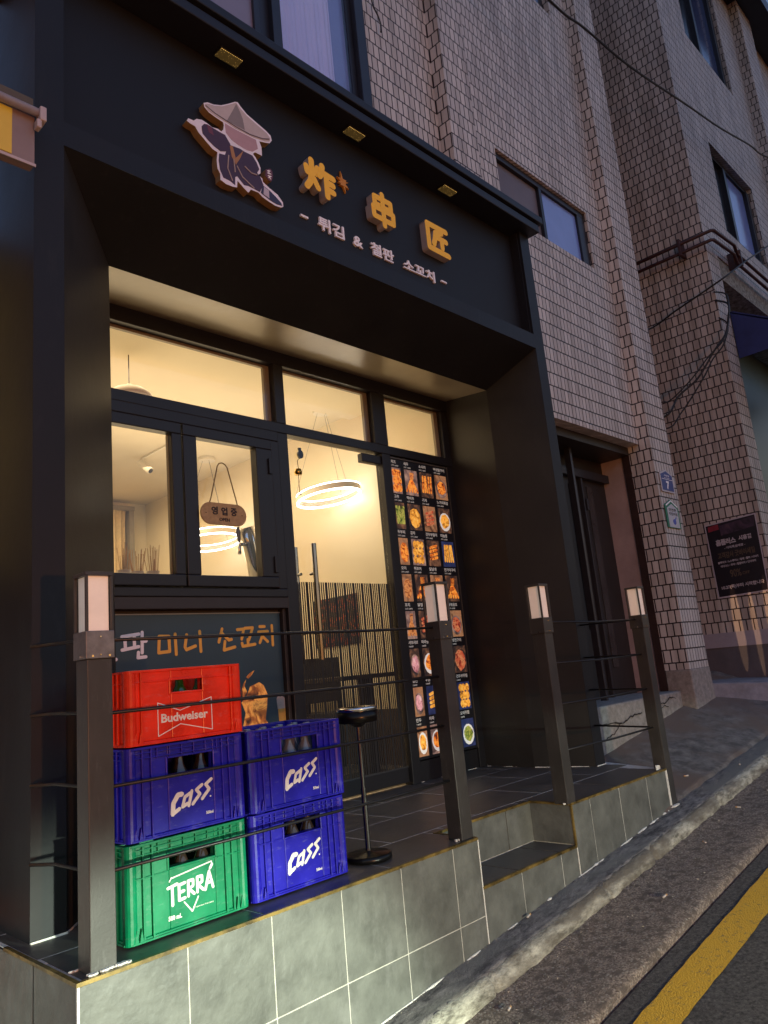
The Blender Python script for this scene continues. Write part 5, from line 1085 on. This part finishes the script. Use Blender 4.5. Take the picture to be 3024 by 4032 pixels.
# ================================================================== POSTER ON THE NEIGHBOUR WALL
PS=thing('event_poster',(7.0,0.45,1.2),'black event poster with white Korean text and a date on the brown-tiled wall','poster')
def NBW(u,v,d):   # u runs left->right in view (decreasing y)
    return (6.992-d,0.70-u,v+u*0.03)
m=MB(); m.prism([(0.0,1.168),(0.50,1.168),(0.51,1.955),(-0.01,1.940)],NBW,0,0.003); obj('paper_edge',m,mat('poster_paper',(0.42,0.38,0.44),0.6,0,0.05,6),PS)
m=MB(); m.prism([(0.010,1.182),(0.490,1.182),(0.499,1.942),(0.001,1.928)],NBW,0.0031,0.0036); obj('poster_print',m,mat('poster_black',(0.010,0.007,0.012),0.4,0,0.2,4),PS)
PTX=mat('poster_text_white',(0.42,0.38,0.42),0.5,0,0.1,9); PTG=mat('poster_text_gold',(0.085,0.055,0.035),0.5,0,0.1,9)
m=MB(); text_mb(m,'홈플러스',0.075,0.275,1.70,1.765,NBW,0.0037,0.0042,bold=0.05); text_mb(m,'시흥점',0.305,0.43,1.715,1.765,NBW,0.0037,0.0042,bold=0.04); text_mb(m,'- 야외특설매장 -',0.15,0.36,1.655,1.682,NBW,0.0037,0.0042,bold=0.02)
text_mb(m,'블랙야크 / 노스페이스 / 밀레 / 휠라 / 나이키',0.06,0.46,1.515,1.54,NBW,0.0037,0.0042,bold=0.03); text_mb(m,'아디다스 / 푸마 / 컬럼비아 / 언더아머',0.08,0.43,1.475,1.50,NBW,0.0037,0.0042,bold=0.03)
text_mb(m,'10.27(목)부터 시작합니다',0.05,0.47,1.245,1.29,NBW,0.0037,0.0042,bold=0.03)
obj('white_text',m,PTX,PS)
m=MB(); text_mb(m,'고객감사 굿바이세일',0.07,0.44,1.565,1.63,NBW,0.0037,0.0042,bold=0.03); text_mb(m,'90%',0.16,0.27,1.36,1.44,NBW,0.0037,0.0042,bold=0.02); text_mb(m,'OFF',0.28,0.35,1.37,1.40,NBW,0.0037,0.0042,bold=0.02); obj('gold_text',m,PTG,PS)
m=MB(); m.prism([(0.02,1.86),(0.13,1.87),(0.13,1.925),(0.02,1.915)],NBW,0.0037,0.0042); obj('red_block',m,mat('poster_red',(0.20,0.015,0.03),0.5,0,0.2,9),PS)
m=MB(); m.prism([(0.14,1.80),(0.48,1.83),(0.49,1.93),(0.14,1.905)],NBW,0.0037,0.0040); obj('dark_photo_strip',m,food_mat('poster_strip',[(0.012,0.008,0.014),(0.05,0.025,0.05),(0.10,0.05,0.06)],9),PS)

# ================================================================== LEFT NEIGHBOUR SIGN
NS=thing('yellow_box_sign',(-0.2,0.45,2.85),'yellow and pale box sign of the shop at the left edge','sign')
m=MB(); m.box(-2.0,0.044,0.45,0.50,2.85,3.10); obj('sign_box',m,mat('pale_pink_panel',(0.26,0.19,0.18),0.5,0,0.1,6),NS,bevel=0.004)
m=MB(); m.box(-2.0,-0.045,0.446,0.4495,2.862,3.065); obj('yellow_panel',m,mat('yellow_sheet',(0.50,0.30,0.03),0.5,0,0.08,6,emit=(0.5,0.30,0.03),es=0.06),NS)
m=MB(); m.tube([(-2.0,0.425,3.078),(0.045,0.425,3.078)],0.018,12); obj('roller_tube',m,mat('pale_roller',(0.42,0.36,0.38),0.5,0.2,0.15,12),NS,smooth=True)
m=MB(); m.box(-2.0,0.035,0.44,0.50,3.10,3.15); obj('roller_hood',m,mat('olive_hood',(0.10,0.08,0.05),0.6,0,0.1,6),NS,bevel=0.005)
m=MB(); m.box(0.046,0.072,0.40,0.45,3.035,3.10); m.box(0.036,0.055,0.405,0.44,3.0,3.04); obj('end_bracket',m,mat('pale_plastic',(0.50,0.42,0.43),0.5,0,0.1,9),NS,bevel=0.005)
m=MB(); m.box(-2.0,0.047,0.445,0.45,2.843,2.855); obj('lower_edge',m,mat('pale_plastic',(0,0,0)),NS)

# ================================================================== CABLES
CBL=mat('black_cable',(0.012,0.012,0.014),0.6,0,0.1,9)
def cable(pts,r,lab):
    from mathutils.geometry import interpolate_bezier
    m=MB(); P=[Vector(p) for p in pts]; Q=[]
    for i in range(len(P)-1):
        a=P[max(i-1,0)];b=P[i];c=P[i+1];d=P[min(i+2,len(P)-1)]
        for k in range(5):
            t=k/5; Q.append(0.5*((2*b)+(c-a)*t+(2*a-5*b+4*c-d)*t*t+(3*b-a-3*c+d)*t**3))
    Q.append(P[-1]); m.tube(Q,r,6); tag(obj('overhead_cable',m,CBL,smooth=True,loc=tuple(P[0])),lab,'cable')
cable([(3.2,-0.1,5.66),(3.84,-0.1,5.694),(4.219,-0.1,5.784),(5.071,-0.1,5.917),(6.449,-0.1,6.273),(7.477,-0.1,6.529),(8.662,-0.1,6.882),(9.505,-0.1,7.102),(12,-0.2,8.0)],0.011,'long black cable crossing high in front of both tiled walls')
cable([(6.2,0.95,4.10),(6.9,0.908,4.235),(6.9,0.556,4.321),(6.9,0.205,4.412),(6.9,-0.024,4.475),(7.633,-0.05,4.899),(8.938,-0.05,5.615),(10.5,-0.1,6.5)],0.010,'thin cable rising along the brown-tiled side wall to the upper right')
cable([(6.25,1.3,3.1),(6.4,0.737,3.198),(6.521,0.645,3.229),(6.611,0.416,3.414),(6.692,0.24,3.612),(6.767,0.103,3.747),(6.839,0.041,3.927),(6.908,0.022,4.126),(6.975,0.041,4.314),(6.99,0.16,4.40)],0.008,'uppermost of three slack cables drooping from the corner building')
cable([(6.25,1.3,3.1),(6.4,0.714,3.032),(6.537,0.559,3.25),(6.639,0.371,3.404),(6.73,0.189,3.664),(6.816,0.079,3.827),(6.897,0.042,4.021),(6.975,0.04,4.202),(6.99,0.16,4.30)],0.011,'middle of three slack cables drooping from the corner building')
cable([(6.25,1.3,3.1),(6.4,0.72,2.914),(6.559,0.571,3.076),(6.676,0.33,3.398),(6.782,0.235,3.602),(6.881,0.13,3.757),(6.975,0.083,3.983),(6.99,0.16,4.1)],0.008,'lowest of three slack cables drooping from the corner building')
cable([(2.494,0.69,5.52),(2.504,0.69,5.47),(2.546,0.69,5.415),(2.566,0.69,5.353),(2.559,0.69,5.283)],0.006,'short loose cable end hanging beside the top window')

# ================================================================== LITTER
BUTT=mat('cigarette_paper',(0.62,0.55,0.48),0.8,0,0.15,60)
def butt(x,y,a,lab,l=0.030):
    z=base(x)+(-0.060 if y<-0.19 else (0.010 if y<0.0 else 0.0))+(-0.026 if y<-0.61 else 0)
    if y>0.02: z=az(x,y)+0.014
    m=MB(); dx,dy=math.cos(a)*l/2,math.sin(a)*l/2; m.m=0; m.tube([(x-dx,y-dy,z+0.006),(x+dx*0.3,y+dy*0.3,z+0.006)],0.0042,8); m.m=1; m.tube([(x+dx*0.3,y+dy*0.3,z+0.006),(x+dx,y+dy,z+0.006)],0.0043,8)
    tag(obj('cigarette_butt',m,[BUTT,mat('filter_tan',(0.55,0.30,0.12),0.8,0,0.1,40)],loc=(x,y,z)),lab,'cigarette butt','cigarette butts dropped along the kerb')
butt(2.06,-0.03,0.3,'white cigarette butt on the footway against the tiled wall below the step',0.045)
butt(2.62,-0.42,0.1,'cigarette butt lying in the gutter level with the step',0.045)
butt(3.35,-0.33,0.9,'cigarette butt in the gutter below the far railing post')
butt(3.55,-0.62,0.2,'cigarette butt on the asphalt edge near the yellow line')
butt(3.98,-0.30,1.6,'cigarette butt in the gutter just past the terrace end')
butt(4.35,-0.36,0.4,'cigarette butt in the gutter farther up the lane')
butt(4.25,0.12,2.6,'white cigarette butt on the sloping concrete apron',0.035)
butt(1.5,-0.30,0.4,'orange tipped cigarette butt in the gutter nearest the camera')
butt(4.7,-0.08,0.5,'cigarette butt at the cracked rim of the apron')
m=MB(); z=base(5.0)-0.055; m.prism(ell(0,0,0.035,0.02,9,ir=0.3),lambda u,v,d:(5.0+u,-0.36+v,z+d+u*0.3),0,0.012)
tag(obj('red_wrapper',m,mat('red_foil',(0.50,0.02,0.02),0.35,0,0.2,30),loc=(5.0,-0.36,z)),'small red wrapper in the gutter at the right edge','litter')
# leaf-litter / moss / grit in the kerb joints
GRIT=ground_mat('grit',(0.06,0.045,0.035),(0.62,0.54,0.44),60,0.95,0.5,200)
m=MB(); rg=random.Random(5)
for i in range(4200):
    x=rg.uniform(0.9,7.0); which=rg.random()
    if which<0.45: y=-0.19-abs(rg.gauss(0,0.05)); z=base(x)-0.062
    elif which<0.62: y=-0.008-abs(rg.gauss(0,0.012)); z=base(x)+0.004
    else: y=rg.uniform(-0.60,-0.2); z=base(x)-0.064
    if x>3.8 and which>=0.45 and which<0.62: y=-0.03+rg.gauss(0,0.03); z=base(x)+0.008
    s=rg.uniform(0.0012,0.0042)*(1 if which<0.9 else 1.7)
    vs=[(x+s*rg.uniform(-1,1.),y+s*rg.uniform(-1,1),z+s*rg.uniform(-.3,1)) for _ in range(4)]
    m.add(vs,[(0,1,2),(0,2,3),(0,3,1),(1,3,2)])
tag(obj('kerb_grit',m,GRIT),'fine grit and leaf crumbs scattered along kerb and gutter','grit',kind='stuff')
